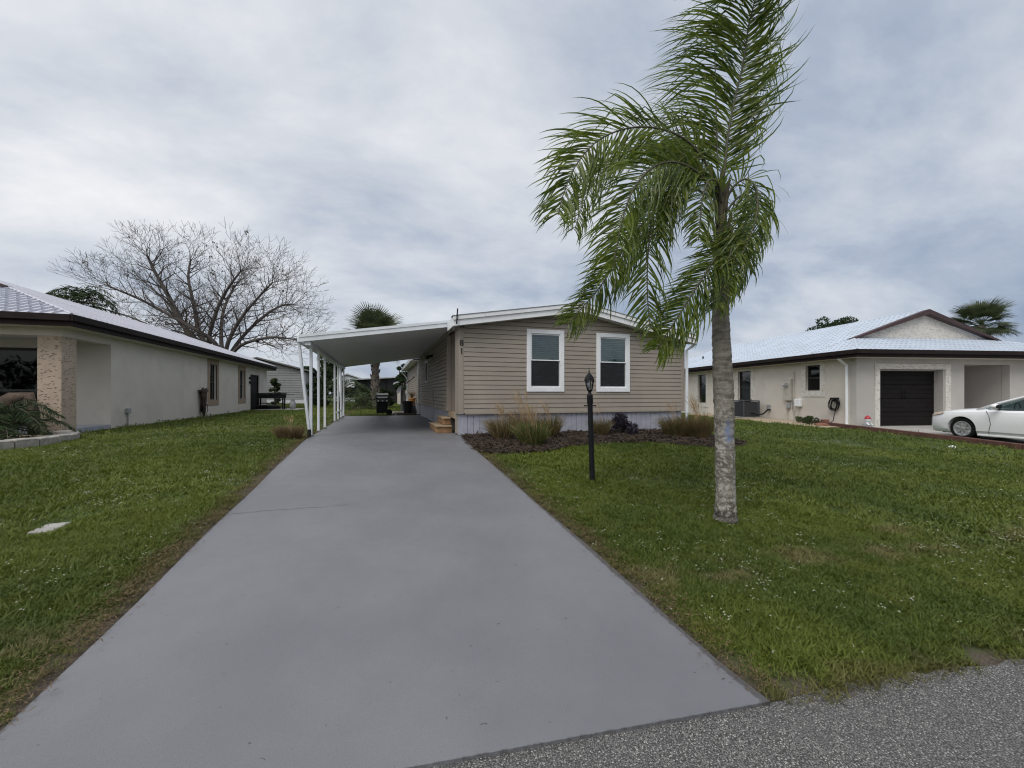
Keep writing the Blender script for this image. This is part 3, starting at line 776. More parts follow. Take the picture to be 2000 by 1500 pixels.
# house number, one digit above the other on the corner trim
def digit(ch, x, z, h):
    cu = bpy.data.curves.new('digit', 'FONT'); cu.body = ch; cu.size = h * 1.38; cu.extrude = 0.006; cu.align_x = 'CENTER'; cu.offset = 0.001
    t = bpy.data.objects.new('tmp_digit', cu); COL.objects.link(t)
    dg = bpy.context.evaluated_depsgraph_get()
    me = bpy.data.meshes.new_from_object(t.evaluated_get(dg))
    bpy.data.objects.remove(t)
    o = bpy.data.objects.new('house_number', me); COL.objects.link(o); o.parent = house
    me.materials.clear(); me.materials.append(M['black'])
    o.rotation_euler = (R(90), 0, 0)
    o.location = Vector((x, HY - 0.034, z)) - house.location
digit('8', HX0 + 0.04, 2.76, 0.145); digit('1', HX0 + 0.04, 2.565, 0.145)
MB().box(HX0 - 0.034, HX0 - 0.002, 10.45, 20.2, 3.262, 3.42).build('frieze_board', M['siding'], house)
# wall lamp and spigot on the carport side
lamp = MB().box(HX0 - 0.05, HX0 - 0.02, 15.0, 15.14, 2.92, 3.06).build('wall_lamp', M['black'], house)
for s in (-1, 1):
    MB().tube([(HX0 - 0.05, 15.07, 2.99), (HX0 - 0.12, 15.07 + s * 0.07, 2.98), (HX0 - 0.2, 15.07 + s * 0.16, 2.93)], [0.03, 0.045, 0.07], 8).build('spot_head', M['black'], lamp)
sp = MB().box(HX0 - 0.06, HX0 - 0.02, 14.7, 14.82, 1.62, 1.76).build('outlet_box', M['greybox'], house, bevel=0.008)
MB().tube([(HX0 - 0.035, 14.76, 1.62), (HX0 - 0.035, 14.76, 0.58)], 0.013, 6).build('conduit', M['greybox'], house)

# wooden entry steps
st = thing('entry_steps', 'two raw wooden steps up to the side entry of the taupe house', 'steps', (1.6, 11.2, FLAT))
for (x0, x1, ya, yb, z0, z1) in ((1.36, 1.76, 10.55, 12.1, FLAT + 0.012, FLAT + 0.20), (1.56, 1.76, 10.75, 11.9, FLAT + 0.21, FLAT + 0.40)):
    s_ = MB().box(x0, x1, ya + 0.02, yb - 0.02, z0, z1 - 0.03).build('step', M['wood'], st, bevel=0.005)
    nb = 3 if x1 - x0 > 0.3 else 2
    for q in range(nb):
        a = x0 - 0.02 + (x1 - x0 + 0.02) * q / nb
        MB().box(a + 0.003, a + (x1 - x0 + 0.02) / nb - 0.003, ya - 0.02, yb + 0.02, z1 - 0.029, z1).build('tread_board', M['wood_top'], s_, bevel=0.004)

# ================================================================== CARPORT
cp = thing('carport', 'white flat-roofed aluminium carport on slim posts over the driveway', 'carport', (0, 15, FLAT))
CY0, CY1, CX0, CX1 = 10.40, 20.15, -1.80, 1.755
CZ0, CZ1 = 2.80, 3.335                       # underside at the outer and the house edge
def cz(x): return CZ0 + (CZ1 - CZ0) * (x - CX0) / (CX1 - CX0)
MB().hexa([(CX0 + 0.05, CY0 + 0.03, cz(CX0) + 0.035), (CX1, CY0 + 0.03, cz(CX1) + 0.035), (CX1, CY1, cz(CX1) + 0.035), (CX0 + 0.05, CY1, cz(CX0) + 0.035),
           (CX0 + 0.05, CY0 + 0.03, cz(CX0) + 0.12), (CX1, CY0 + 0.03, cz(CX1) + 0.12), (CX1, CY1, cz(CX1) + 0.12), (CX0 + 0.05, CY1, cz(CX0) + 0.12)]).build('roof_deck', M['ceil'], cp)
# underside pans
n = 16; w = (CY1 - CY0 - 0.06) / n
for i in range(n):
    a = CY0 + 0.04 + i * w; b = a + w - 0.004
    MB().hexa([(CX0 + 0.06, a, cz(CX0) + 0.012), (CX1 - 0.01, a, cz(CX1) + 0.012), (CX1 - 0.01, b, cz(CX1) + 0.012), (CX0 + 0.06, b, cz(CX0) + 0.012),
               (CX0 + 0.06, a, cz(CX0) + 0.034), (CX1 - 0.01, a, cz(CX1) + 0.034), (CX1 - 0.01, b, cz(CX1) + 0.034), (CX0 + 0.06, b, cz(CX0) + 0.034)]).build('ceiling_panel', M['ceil'], cp, fix=False)
def cfas(ya, yb, z0, z1, xa=CX0, xb=CX1):
    MB().hexa([(xa, ya, cz(xa) + z0), (xb, ya, cz(xb) + z0), (xb, yb, cz(xb) + z0), (xa, yb, cz(xa) + z0), (xa, ya, cz(xa) + z1), (xb, ya, cz(xb) + z1), (xb, yb, cz(xb) + z1), (xa, yb, cz(xa) + z1)]).build('fascia', M['alu'], cp, fix=False)
cfas(CY0, CY0 + 0.028, 0.0, 0.16); cfas(CY1 + 0.002, CY1 + 0.03, 0.0, 0.16)
cfas(CY0 - 0.016, CY0 - 0.001, 0.105, 0.168)
MB().box(CX0 - 0.055, CX0 + 0.0, CY0 + 0.001, CY1 + 0.03, CZ0 - 0.015, CZ0 + 0.145).build('gutter', M['alu'], cp, bevel=0.012)
MB().box(-1.70, -1.58, CY0 + 0.05, CY1 - 0.02, CZ0 - 0.065, CZ0 + 0.03).build('edge_beam', M['alu'], cp)
PX = -1.585
for y in (10.85, 12.1, 13.4, 16.1, 17.3, 18.5, 19.8):
    p = MB().box(PX - 0.08, PX - 0.015, y, y + 0.065, FLAT + 0.01, CZ0 - 0.02).build('post', M['alu'], cp, bevel=0.008)
    MB().box(PX - 0.10, PX + 0.005, y - 0.012, y + 0.087, FLAT + 0.011, FLAT + 0.035).build('post_foot', M['steel'], p)
# leaning downspout at the front corner with a black boot
MB().tube([(CX0 - 0.02, CY0 + 0.10, CZ0 - 0.01), (CX0 - 0.02, CY0 + 0.12, CZ0 - 0.12), (PX - 0.06, 10.70, FLAT + 0.16)], 0.036, 6).build('downspout', M['alu'], cp)
MB().tube([(PX - 0.058, 10.69, FLAT + 0.17), (PX - 0.05, 10.66, FLAT + 0.10), (PX - 0.045, 10.62, FLAT + 0.03)], 0.042, 10).build('drain_boot', M['rubber'], cp)
MB().tube([(CX0 - 0.04, CY1 - 0.3, CZ0 - 0.01), (CX0 - 0.02, CY1 - 0.4, CZ0 - 0.12), (PX - 0.06, 19.2, FLAT + 0.04)], 0.043, 6).build('downspout', M['alu'], cp)
MB().tube([(PX - 0.05, 16.15, FLAT + 0.30), (PX - 0.05, 18.52, FLAT + 0.36)], 0.022, 6).build('rail', M['alu'], cp)

# ================================================================== THE TWO STUCCO NEIGHBOURS
W_, OV, PITCH, WE = 9.8, 0.45, 0.361, 2.965
def wall_pieces(mb, a0, a1, w0, w1, openings, place):
    """solid wall between a0..a1, w0..w1 with rectangular openings (a,b,lo,hi); place(a,b,lo,hi) adds one block"""
    cuts = sorted({a0, a1} | {q for o in openings for q in o[:2] if a0 < q < a1})
    for p, q in zip(cuts[:-1], cuts[1:]):
        m = (p + q) / 2
        ho = sorted([(o[2], o[3]) for o in openings if o[0] < m < o[1]])
        cur = w0
        for lo, hi in ho:
            if lo > cur: place(p, q, cur, lo)
            cur = hi
        if cur < w1: place(p, q, cur, w1)
def stucco_roof(T, root, D, mroof, T0=1.5, RO_=0.35):
    rid = W_ / 2; zs = lambda u: WE + PITCH * (u + OV)
    roof = MB(T)
    e = 0.03
    def tri(poly): roof.add([(a, b, c - e) for a, b, c in poly] + [(a, b, c - e - 0.08) for a, b, c in poly],
                            [tuple(range(len(poly))), tuple(range(len(poly), 2 * len(poly)))[::-1]] + [(i, (i + 1) % len(poly), len(poly) + (i + 1) % len(poly), len(poly) + i) for i in range(len(poly))])
    tri([(-OV, -OV, WE), (T0, T0, zs(T0)), (T0 + 0.0, T0, zs(T0)), (rid, T0, zs(rid)), (rid, D + OV, zs(rid)), (-OV, D + OV, WE)])
    tri([(W_ + OV, -OV, WE), (W_ + OV, D + OV, WE), (rid, D + OV, zs(rid)), (rid, T0, zs(rid)), (W_ - T0, T0, zs(T0))])
    tri([(-OV, -OV, WE), (W_ + OV, -OV, WE), (W_ - T0, T0, zs(T0)), (T0, T0, zs(T0))])
    ro = roof.build('roof', mroof, root)
    screws = MB(T)
    # ribbed panels, side slopes
    pw = 0.92
    def panel(a, b, top, kind):
        """a..b along the eave; top(s) = distance up the slope (plan) from the eave at s"""
        mb = MB(T)
        def P(s, r, h):
            h = h - 0.008
            if kind == 'L': return (-OV + r, s, WE + PITCH * r + h)
            if kind == 'R': return (W_ + OV - r, s, WE + PITCH * r + h)
            return (s, -OV + r, WE + PITCH * r + h)
        s0, s1 = a + 0.003, b - 0.003
        r0, r1 = top(s0), top(s1)
        if max(r0, r1) < 0.05: return
        mb.hexa([P(s0, -0.05, -0.015), P(s1, -0.05, -0.015), P(s1, r1, -0.015), P(s0, r0, -0.015), P(s0, -0.05, 0.008), P(s1, -0.05, 0.008), P(s1, r1, 0.008), P(s0, r0, 0.008)])
        for q in range(4):
            s = a + (b - a) * (q + 0.5) / 4; w = 0.016
            rt = min(top(s - w), top(s + w))
            if rt < 0.1: continue
            mb.hexa([P(s - w, -0.05, 0.008), P(s + w, -0.05, 0.008), P(s + w, rt, 0.008), P(s - w, rt, 0.008), P(s - w * 0.5, -0.05, 0.050), P(s + w * 0.5, -0.05, 0.050), P(s + w * 0.5, rt, 0.050), P(s - w * 0.5, rt, 0.050)])
            r = 0.12
            while r < rt - 0.05 and kind != 'R':
                g = 0.028
                screws.hexa([P(s + w * 1.6 - g, r - g, 0.008), P(s + w * 1.6 + g, r - g, 0.008), P(s + w * 1.6 + g, r + g, 0.008), P(s + w * 1.6 - g, r + g, 0.008), P(s + w * 1.6 - g, r - g, 0.050), P(s + w * 1.6 + g, r - g, 0.050), P(s + w * 1.6 + g, r + g, 0.050), P(s + w * 1.6 - g, r + g, 0.050)])
                r += 0.34
        mb.build('roof_panel', mroof, ro, fix=True)
    full = rid + OV
    def side_top(s): return (s + OV) if s < T0 else full
    for kind in 'LR':
        a = -OV
        while a < T0 - 1e-6:
            b = min(a + pw, T0); panel(a, b, side_top, kind); a = b
        a = T0
        while a < D + OV - 1e-6:
            b = min(a + pw, D + OV); panel(a + 0.001, b, lambda s: full - 0.01, kind); a = b
    def front_top(s): return min(s + OV, T0 + OV, W_ + OV - s)
    a = -OV
    n = 12; st_ = (W_ + 2 * OV) / n
    for i in range(n): panel(-OV + i * st_, -OV + (i + 1) * st_, front_top, 'F')
    screws.build('roof_screws', M['screw'], ro, fix=False)['kind'] = 'stuff'
    # hip and ridge caps
    for q in (0, 1):
        f = (lambda u: u) if not q else (lambda u: W_ - u)
        MB(T).tube([(f(-OV), -OV, WE + 0.01), (f(T0), T0, zs(T0) + 0.01)], 0.03, 6).build('hip_cap', mroof, ro)
    MB(T).tube([(rid, T0 - 0.1, zs(rid) + 0.0), (rid, D + OV, zs(rid) + 0.0)], 0.05, 6).build('ridge_cap', mroof, ro)
    # small gable on the hip
    g = MB(T); zb = zs(T0) + 0.03
    g.prism([(T0 - 0.1, T0 + 0.02, zb - 0.03), (W_ - T0 + 0.1, T0 + 0.02, zb - 0.03), (rid, T0 + 0.02, zs(rid) - 0.06)], (0, 0.1, 0))
    ga = g.build('gable_wall', M['spot_cream'], root)
    for q in (0, 1):
        f = (lambda u: u) if not q else (lambda u: W_ - u)
        MB(T).hexa([(f(T0 - RO_), T0 - 0.22, zs(T0 - RO_) - 0.02), (f(rid), T0 - 0.22, zs(rid) - 0.19 + 0.02), (f(rid), T0 + 0.02, zs(rid) - 0.19 + 0.02), (f(T0 - RO_), T0 + 0.02, zs(T0 - RO_) - 0.02),
                    (f(T0 - RO_), T0 - 0.22, zs(T0 - RO_) + 0.05), (f(rid), T0 - 0.22, zs(rid) + 0.035), (f(rid), T0 + 0.02, zs(rid) + 0.035), (f(T0 - RO_), T0 + 0.02, zs(T0 - RO_) + 0.05)]).build('rake_board', M['rake'], ga)
    # fascia and soffit
    z0, z1 = WE - 0.30, WE - 0.004
    for b in ((-OV - 0.03, -OV + 0.0, -OV - 0.03, D + OV, z0, z1), (W_ + OV, W_ + OV + 0.03, -OV - 0.03, D + OV, z0, z1), (-OV, W_ + OV, -OV - 0.03, -OV, z0, z1)):
        MB(T).box(*b).build('fascia', M['fascia'], ro)
    for b in ((-OV - 0.10, -OV - 0.032, -OV - 0.10, D + OV, z0 + 0.12, z1 - 0.01), (-OV - 0.03, W_ + OV, -OV - 0.10, -OV - 0.032, z0 + 0.12, z1 - 0.01)):
        MB(T).box(*b).build('gutter', M['fascia'], ro, bevel=0.012)
    so = MB(T)
    so.box(-OV, 0.0, -OV, D + OV, z0 + 0.002, z0 + 0.03); so.box(W_, W_ + OV, -OV, D + OV, z0 + 0.002, z0 + 0.03); so.box(0.0, W_, -OV, 0, z0 + 0.002, z0 + 0.03)
    so.build('soffit', M['stucco'], ro)
    return ro
def side_window(T, root, a, b, lo, hi, sur, sur_w, mat_sur, slats=True, depth=0.14, side_u=0.0):
    """window in the side wall (plane u = 0): surround, dark frame, glass, louvres"""
    d = depth
    wn_ = MB(T).box(0.12 + d * 0.6, 0.14 + d * 0.6, a, b, lo, hi).build('window', M['darkroom'], root)
    s = sur_w
    for q in ((a - s, a, lo - s * 1.1, hi + s), (b, b + s, lo - s * 1.1, hi + s), (a, b, hi, hi + s), (a, b, lo - s * 1.1, lo)):
        MB(T).box(-0.022, 0.03, q[0], q[1], q[2], q[3]).build('surround', mat_sur, wn_)
    t = 0.05; u0, u1 = 0.10, 0.14; m = lo + (hi - lo) * 0.5
    fr = MB(T)
    for q in ((a, a + t, lo, hi), (b - t, b, lo, hi), (a + t, b - t, lo, lo + t), (a + t, b - t, hi - t, hi), (a + t, b - t, m - t / 2, m + t / 2)):
        fr.box(u0, u1, *q)
    fr.build('frame', M['blind_dark'], wn_)
    for z0, z1 in ((lo + t, m - t / 2), (m + t / 2, hi - t)):
        MB(T).box(0.118, 0.122, a + t, b - t, z0, z1).build('pane', M['glass'], wn_)
    if slats:
        z = lo + 0.06
        while z < hi - 0.08:
            MB(T).hexa([(0.15, a + 0.04, z), (0.15, b - 0.04, z), (0.19, b - 0.04, z + 0.05), (0.19, a + 0.04, z + 0.05), (0.15, a + 0.04, z + 0.008), (0.15, b - 0.04, z + 0.008), (0.19, b - 0.04, z + 0.058), (0.19, a + 0.04, z + 0.058)]).build('shutter_slat', M['shutter'], wn_)
            z += 0.085

# ---------------------------------------------------------------- right neighbour
RO = Vector((17.33, 10.70, 0.305)); RA = R(11.2)
lx, dx_ = Vector((math.cos(RA), -math.sin(RA), 0)), Vector((math.sin(RA), math.cos(RA), 0))
def TR(u, v, w): return RO + lx * u + dx_ * v + Vector((0, 0, w))
D_R = 15.0
rh = thing('stucco_house', 'cream stucco house with white metal roof and dark garage door behind the palm', 'house', RO, 'stucco houses with white metal roofs')
GAR = (0.99, 3.90, -0.2, 2.25); POR = (4.79, 6.92, -0.2, 2.46)
fwm = MB(TR); wall_pieces(fwm, 0.0, W_, -0.3, WE - 0.225, [GAR, POR], lambda p, q, lo, hi: fwm.box(p, q, 0, 0.25, lo, hi))
fwm.build('front_wall', M['stucco_shaded'], rh)
RW = [(1.59, 2.31, 1.43, 2.52), (5.75, 6.75, 0.73, 2.50), (9.72, 10.6, 0.73, 2.50)]
swm = MB(TR); wall_pieces(swm, 0.251, D_R, -0.3, WE - 0.225, RW, lambda p, q, lo, hi: swm.box(0, 0.25, p, q, lo, hi))
swm.build('side_wall', M['stucco'], rh)
bk = MB(TR); bk.box(W_ - 0.25, W_, 0.251, D_R, -0.3, WE - 0.225); bk.box(0.251, W_ - 0.251, D_R - 0.25, D_R, -0.3, WE - 0.225); bk.build('rear_walls', M['stucco'], rh)
for w in RW: side_window(TR, rh, *w, 0, 0.24, M['spot_cream'])
# garage: trowelled surround, recessed sectional door
sur = MB(TR)
for b in ((0.78, 0.99, 0.0, 2.46), (3.90, 4.14, 0.0, 2.46), (0.99, 3.90, 2.25, 2.46)):
    MB(TR).box(b[0], b[1], -0.03, 0.02, b[2], b[3]).build('surround', M['spot_cream'], rh)
MB(TR).box(3.84, 3.899, 0.005, 0.33, 0.0, 2.24).build('garage_jamb', M['stucco_shaded'], rh)
MB(TR).box(0.991, 1.03, 0.005, 0.33, 0.0, 2.24).build('garage_jamb', M['stucco_shaded'], rh)
MB(TR).box(1.03, 3.84, 0.26, 0.33, 2.20, 2.249).build('garage_jamb', M['stucco_shaded'], rh)
gd = MB(TR).box(1.03, 3.84, 0.375, 0.41, 0.01, 2.22).build('garage_door', M['door_dark'], rh)
for i in range(4):
    z0 = 0.015 + i * 0.548
    pn = MB(TR).box(1.04, 3.83, 0.33, 0.37, z0, z0 + 0.54)
    for k in range(3):
        pn.box(1.06, 3.81, 0.32, 0.329, z0 + 0.02 + k * 0.175, z0 + 0.185 + k * 0.175)
    pn.build('door_section', M['door_dark'], gd, bevel=0.004)
for sx_ in (2.36, 2.50):
    MB(TR).tube([(sx_, 0.315, 1.12), (sx_, 0.265, 1.14), (sx_, 0.265, 1.36), (sx_, 0.315, 1.38)], 0.017, 6).build('handle', M['black'], gd)
for z_ in (0.62, 1.75):
    for a, b in ((1.05, 1.45), (3.42, 3.82)):
        MB(TR).box(a, b, 0.307, 0.319, z_, z_ + 0.035).build('strap_hinge', M['black'], gd)
pr = MB(TR); pr.box(4.6, 7.1, 2.2, 2.3, -0.3, 2.7); pr.box(4.55, 4.785, 0.26, 2.2, -0.3, 2.7); pr.box(6.925, 7.15, 0.26, 2.2, -0.3, 2.7); pr.box(4.79, 6.92, 0.26, 2.2, 2.5, 2.6); pr.box(4.79, 6.92, 0.0, 2.2, -0.2, 0.03)
pr.build('porch_recess', M['stucco_shaded'], rh)
stucco_roof(TR, rh, D_R, M['metalroof'])
MB(TR).tube([(-0.42, 0.35, WE - 0.20), (-0.40, 0.35, WE - 0.30), (-0.20, 0.34, WE - 0.47), (-0.07, 0.33, WE - 0.56), (-0.07, 0.33, 0.12), (-0.12, 0.28, 0.06), (-0.30, 0.15, 0.03)], 0.055, 8).build('downspout', M['white'], rh)
MB(TR).lathe([(0.06, 0), (0.06, 0.22), (0.09, 0.23), (0.09, 0.27), (0.02, 0.28)], (0, 0, 0), sides=10)
vent = MB(TR); vent.lathe([(0.05, 0), (0.05, 0.2)], (1.6, 12.6, WE + PITCH * 2.05), sides=8); vent.build('roof_vent', M['black'], rh)
# services on the side wall: meter cabinet, meter dial, conduits
mt = MB(TR).box(-0.13, -0.001, 3.02, 3.45, 0.98, 1.98).build('meter_cabinet', M['beigebox'], rh, bevel=0.008)
MB(TR).lathe([(0.10, -0.001), (0.10, -0.07), (0.075, -0.14), (0.02, -0.15)], (-0.13, 3.24, 1.70), 'x', 16).build('meter_dial', M['steel'], mt, smooth=40)
MB(TR).tube([(-0.05, 2.92, 0.92), (-0.05, 2.92, 2.3)], 0.022, 6).build('conduit', M['beigebox'], rh)
MB(TR).tube([(-0.07, 3.30, 0.98), (-0.07, 3.30, 0.02)], 0.028, 6).build('conduit', M['beigebox'], rh)
MB(TR).tube([(-0.05, 2.98, 0.98), (-0.05, 2.98, 0.55), (-0.05, 2.90, 0.52), (-0.05, 2.90, 0.05)], 0.015, 6).build('conduit', M['steel'], rh)
MB(TR).box(-0.13, -0.002, 3.12, 3.26, 0.62, 0.86).build('junction_box', M['greybox'], rh, bevel=0.01)
MB(TR).box(-0.15, -0.002, 2.48, 2.80, 0.72, 1.06).build('utility_box', M['white'], rh, bevel=0.02)
MB(TR).tube([(-0.06, 2.64, 0.72), (-0.06, 2.66, 0.02)], 0.022, 6).build('conduit', M['beigebox'], rh)
MB(TR).box(-0.10, -0.002, 4.35, 4.55, 0.50, 0.75).build('disconnect_box', M['greybox'], rh, bevel=0.008)
# air conditioner beside the wall
ac_c = TR(-0.75, 5.15, 0)
acz = 0.40
ac = thing('air_conditioner', 'dark grey air conditioner unit standing against the cream stucco side wall', 'air conditioner', (ac_c.x, ac_c.y, acz))
def TA(u, v, w): p = TR(-0.75 + u, 5.15 + v, 0); return Vector((p.x, p.y, acz + w))
MB(TA).box(-0.47, 0.47, -0.47, 0.47, 0.0, 0.05).build('pad', M['concrete'], ac)
MB(TA).box(-0.38, 0.38, -0.38, 0.38, 0.06, 0.80).build('coil', M['black'], ac)
for i in range(19):
    z = 0.085 + i * 0.037
    m = MB(TA)
    m.box(-0.42, 0.42, -0.42, -0.385, z, z + 0.022); m.box(-0.42, -0.385, -0.384, 0.384, z, z + 0.022); m.box(-0.42, 0.42, 0.385, 0.42, z, z + 0.022)
    m.build('louvre', M['acgrey'], ac, fix=False)
for a in (-1, 1):
    for b in (-1, 1):
        MB(TA).box(a * 0.415 - 0.03, a * 0.415 + 0.03, b * 0.415 - 0.03, b * 0.415 + 0.03, 0.055, 0.82).build('corner_post', M['acgrey'], ac, bevel=0.01)
MB(TA).box(-0.44, 0.44, -0.44, 0.44, 0.821, 0.87).build('lid', M['acgrey'], ac, bevel=0.015)
MB(TA).lathe([(0.30, 0.871), (0.30, 0.90), (0.10, 0.925), (0.09, 0.90)], (0, 0, 0), sides=20).build('fan_grille', M['black'], ac)
MB(TA).tube([(0.0, -0.44, 0.25), (0.1, -0.7, 0.16), (0.3, -0.85, 0.22), (0.55, -0.82, 0.42), (0.72, -0.78, 0.42)], 0.035, 8).build('refrigerant_line', M['rubber'], ac)
# hose coiled on its hanger
hs = thing('garden_hose', 'black garden hose coiled on the cream wall beside the white downspout', 'hose', TR(-0.08, 0.85, 0.9))
MB(TR).box(-0.16, -0.002, 0.72, 0.98, 1.08, 1.14).build('hanger', M['black'], hs)
for i in range(9):
    r = rr.uniform(0.14, 0.20); c = (0.85 + rr.uniform(-0.03, 0.03), 0.86 + rr.uniform(-0.05, 0.03)); q = -0.05 - 0.012 * i
    pts = [(q + 0.01 * math.sin(3 * a), c[0] + r * math.cos(a), c[1] + r * 1.28 * math.sin(a)) for a in np.linspace(0, 2 * math.pi, 22)]
    MB(TR).tube(pts, 0.0125, 6).build('hose_coil', M['rubber'], hs, smooth=True)
MB(TR).tube([(-0.08, 0.80, 0.62), (-0.09, 0.86, 0.42), (-0.10, 0.88, 0.22), (-0.12, 1.0, 0.10), (-0.14, 1.15, 0.06)], 0.0125, 6).build('hose_tail', M['rubber'], hs)
# brown block, rounded red-brown stone and figurine at the corner
bk_ = MB(TR); bk_.box(-0.36, -0.12, 1.02, 1.22, -0.06, 0.24)
tag(bk_.build('brick_block', M['brick'], bevel=0.012), 'red-brown block standing under the coiled black hose', 'block')
p = TR(-0.75, 0.75, 0.03)
tag(MB().blob(p, (0.36, 0.22, 0.11), 14, 8, 0.06, 4).build('edging_stone', M['brick'], smooth=True), 'rounded red-brown stone lying beside the white downspout foot', 'stone')
gp = TR(0.15, -0.30, -0.02)
gn = thing('garden_figurine', 'small pale garden figurine with red cap by the garage corner', 'figurine', gp)
MB().lathe([(0.12, 0.0), (0.13, 0.10), (0.10, 0.22), (0.06, 0.27)], gp, sides=14).build('body', M['greybox'], gn, smooth=50)
MB().blob((gp.x, gp.y, gp.z + 0.33), (0.085, 0.085, 0.09)).build('head', M['white'], gn, smooth=True)
MB().lathe([(0.10, 0.37), (0.095, 0.41), (0.05, 0.47), (0.01, 0.50)], gp, sides=14).build('cap', M['red'], gn, smooth=50)
for s in (-1, 1):
    MB().tube([(gp.x + s * 0.10, gp.y - 0.02, gp.z + 0.22), (gp.x + s * 0.09, gp.y - 0.10, gp.z + 0.14)], 0.03, 6).build('arm', M['white'], gn)
# gravel bed along the side wall
rows = []
for v in np.arange(-0.1, 9.6, 0.3):
    r = []
    for k, u in enumerate((-1.45 + 0.15 * math.sin(v * 1.7), -1.2, -0.8, -0.4, -0.02)):
        p = TR(u, v, 0); r.append((p.x, p.y, max(hz(p.x, p.y), 0.30) + 0.03 + (0.05 * sstep(0, 4, v)) + rr.uniform(-0.01, 0.01) + (-0.05 if k == 0 else 0)))
    rows.append(r)
tag(sheet('gravel_bed', M['gravel'], rows), 'strip of tan gravel along the cream stucco side wall', kind='structure')
# neighbour's driveway and its raised red-brown edging
rows = []
for v in list(np.arange(-9.0, 0.0, 0.5)) + [-0.02, 0.6]:
    rows.append([(lambda p: (p.x, p.y, hz(p.x, p.y) + 0.022))(TR(u, v, 0)) for u in np.linspace(0.35, 9.5, 12)])
tag(sheet('neighbour_driveway', M['concrete'], rows, thick=0.08), 'pale concrete driveway in front of the dark garage door', kind='structure')
edge_px = [(1560, 825), (1625, 833), (1680, 840), (1740, 847), (1800, 854), (1860, 861), (1930, 870), (2000, 879), (2080, 889), (2200, 905)]
EP = [on_ground(*p) for p in edge_px]
ek = thing('edging_strip', 'long low red-brown edging strip between the lawn and the white car', 'edging', EP[5])
for i in range(len(EP) - 1):
    a, b = EP[i], EP[i + 1]; d = (b - a).normalized(); nrm = Vector((-d.y, d.x, 0)).normalized() * 0.07
    aa = a + d * 0.006; bb = b - d * 0.006
    MB().hexa([aa - nrm - Vector((0, 0, .06)), bb - nrm - Vector((0, 0, .06)), bb + nrm - Vector((0, 0, .06)), aa + nrm - Vector((0, 0, .06)), aa - nrm + Vector((0, 0, .15)), bb - nrm + Vector((0, 0, .15)), bb + nrm + Vector((0, 0, .15)), aa + nrm + Vector((0, 0, .15))]).build('edging_block', M['kerb_brown'], ek, bevel=0.012)
p = on_ground(1860, 876)
tag(MB().blob((p.x, p.y, p.z + 0.03), (0.10, 0.07, 0.05), 12, 8, 0.15, 8).build('white_rock', M['white'], smooth=True), 'small white rock lying on the lawn below the white car', 'rock')

# ---------------------------------------------------------------- left neighbour
LO = Vector((-7.6, 13.06, FLAT))
def TL(u, v, w): return LO + Vector((-u, v, w))
D_L = 19.0
lh = thing('stucco_house', 'cream stucco house with white metal roof and tan porch pillar left of the driveway', 'house', LO, 'stucco houses with white metal roofs')
PV = 1.94
LW = [(9.15, 10.0, 0.75, 2.42), (13.3, 14.15, 0.75, 2.36)]
LDOOR = (15.3, 17.2, -0.2, 2.22)
swm = MB(TL); wall_pieces(swm, PV, D_L, -0.3, WE - 0.225, LW + [LDOOR], lambda p, q, lo, hi: swm.box(0, 0.25, p, q, lo, hi))
swm.build('side_wall', M['stucco'], lh)
fm = MB(TL); wall_pieces(fm, 0.251, W_, -0.3, WE - 0.225, [(1.30, 4.6, 0.1, 2.33)], lambda p, q, lo, hi: fm.box(p, q, PV, PV + 0.25, lo, hi))
fm.build('front_wall', M['stucco'], lh)
bm_ = MB(TL); bm_.box(0.0, W_, 0.0, 0.5, 2.475, WE - 0.225); bm_.box(0.0, 0.25, 0.501, PV - 0.001, 2.475, WE - 0.225); bm_.build('porch_beam', M['stucco'], lh)
MB(TL).box(0.251, W_, 0.501, PV - 0.001, 2.55, 2.62).build('porch_ceiling', M['stucco_shaded'], lh)
MB(TL).box(-0.012, 0.46, -0.012, 0.512, -0.2, 2.474).build('pillar', M['spot_tan'], lh, bevel=0.012)
MB(TL).box(5.2, 5.7, -0.012, 0.512, -0.2, 2.474).build('pillar', M['spot_tan'], lh, bevel=0.012)
MB(TL).box(0.008, W_, 0.008, PV - 0.002, -0.3, 0.13).build('porch_slab', M['skirt'], lh)
bk = MB(TL); bk.box(W_ - 0.25, W_, PV + 0.26, D_L, -0.3, WE - 0.225); bk.box(0.251, W_ - 0.251, D_L - 0.25, D_L, -0.3, WE - 0.225); bk.build('rear_walls', M['stucco'], lh)
wn_ = MB(TL).box(1.30, 4.6, PV + 0.6, PV + 0.64, 0.1, 2.33).build('window', M['darkroom'], lh)
f = MB(TL)
for q in ((1.30, 1.38, 0.1, 2.33), (4.52, 4.6, 0.1, 2.33), (1.38, 4.52, 2.25, 2.33), (1.38, 4.52, 0.1, 0.18), (1.38, 4.52, 1.10, 1.16), (2.9, 2.97, 0.18, 2.25)): f.box(q[0], q[1], PV + 0.08, PV + 0.14, q[2], q[3])
f.build('frame', M['blind_dark'], wn_)
MB(TL).box(1.38, 4.52, PV + 0.105, PV + 0.112, 0.18, 2.25).build('pane', M['glass_dark'], wn_)
for w in LW: side_window(TL, lh, *w, 0, 0.24, M['tan'], slats=False, depth=0.3)
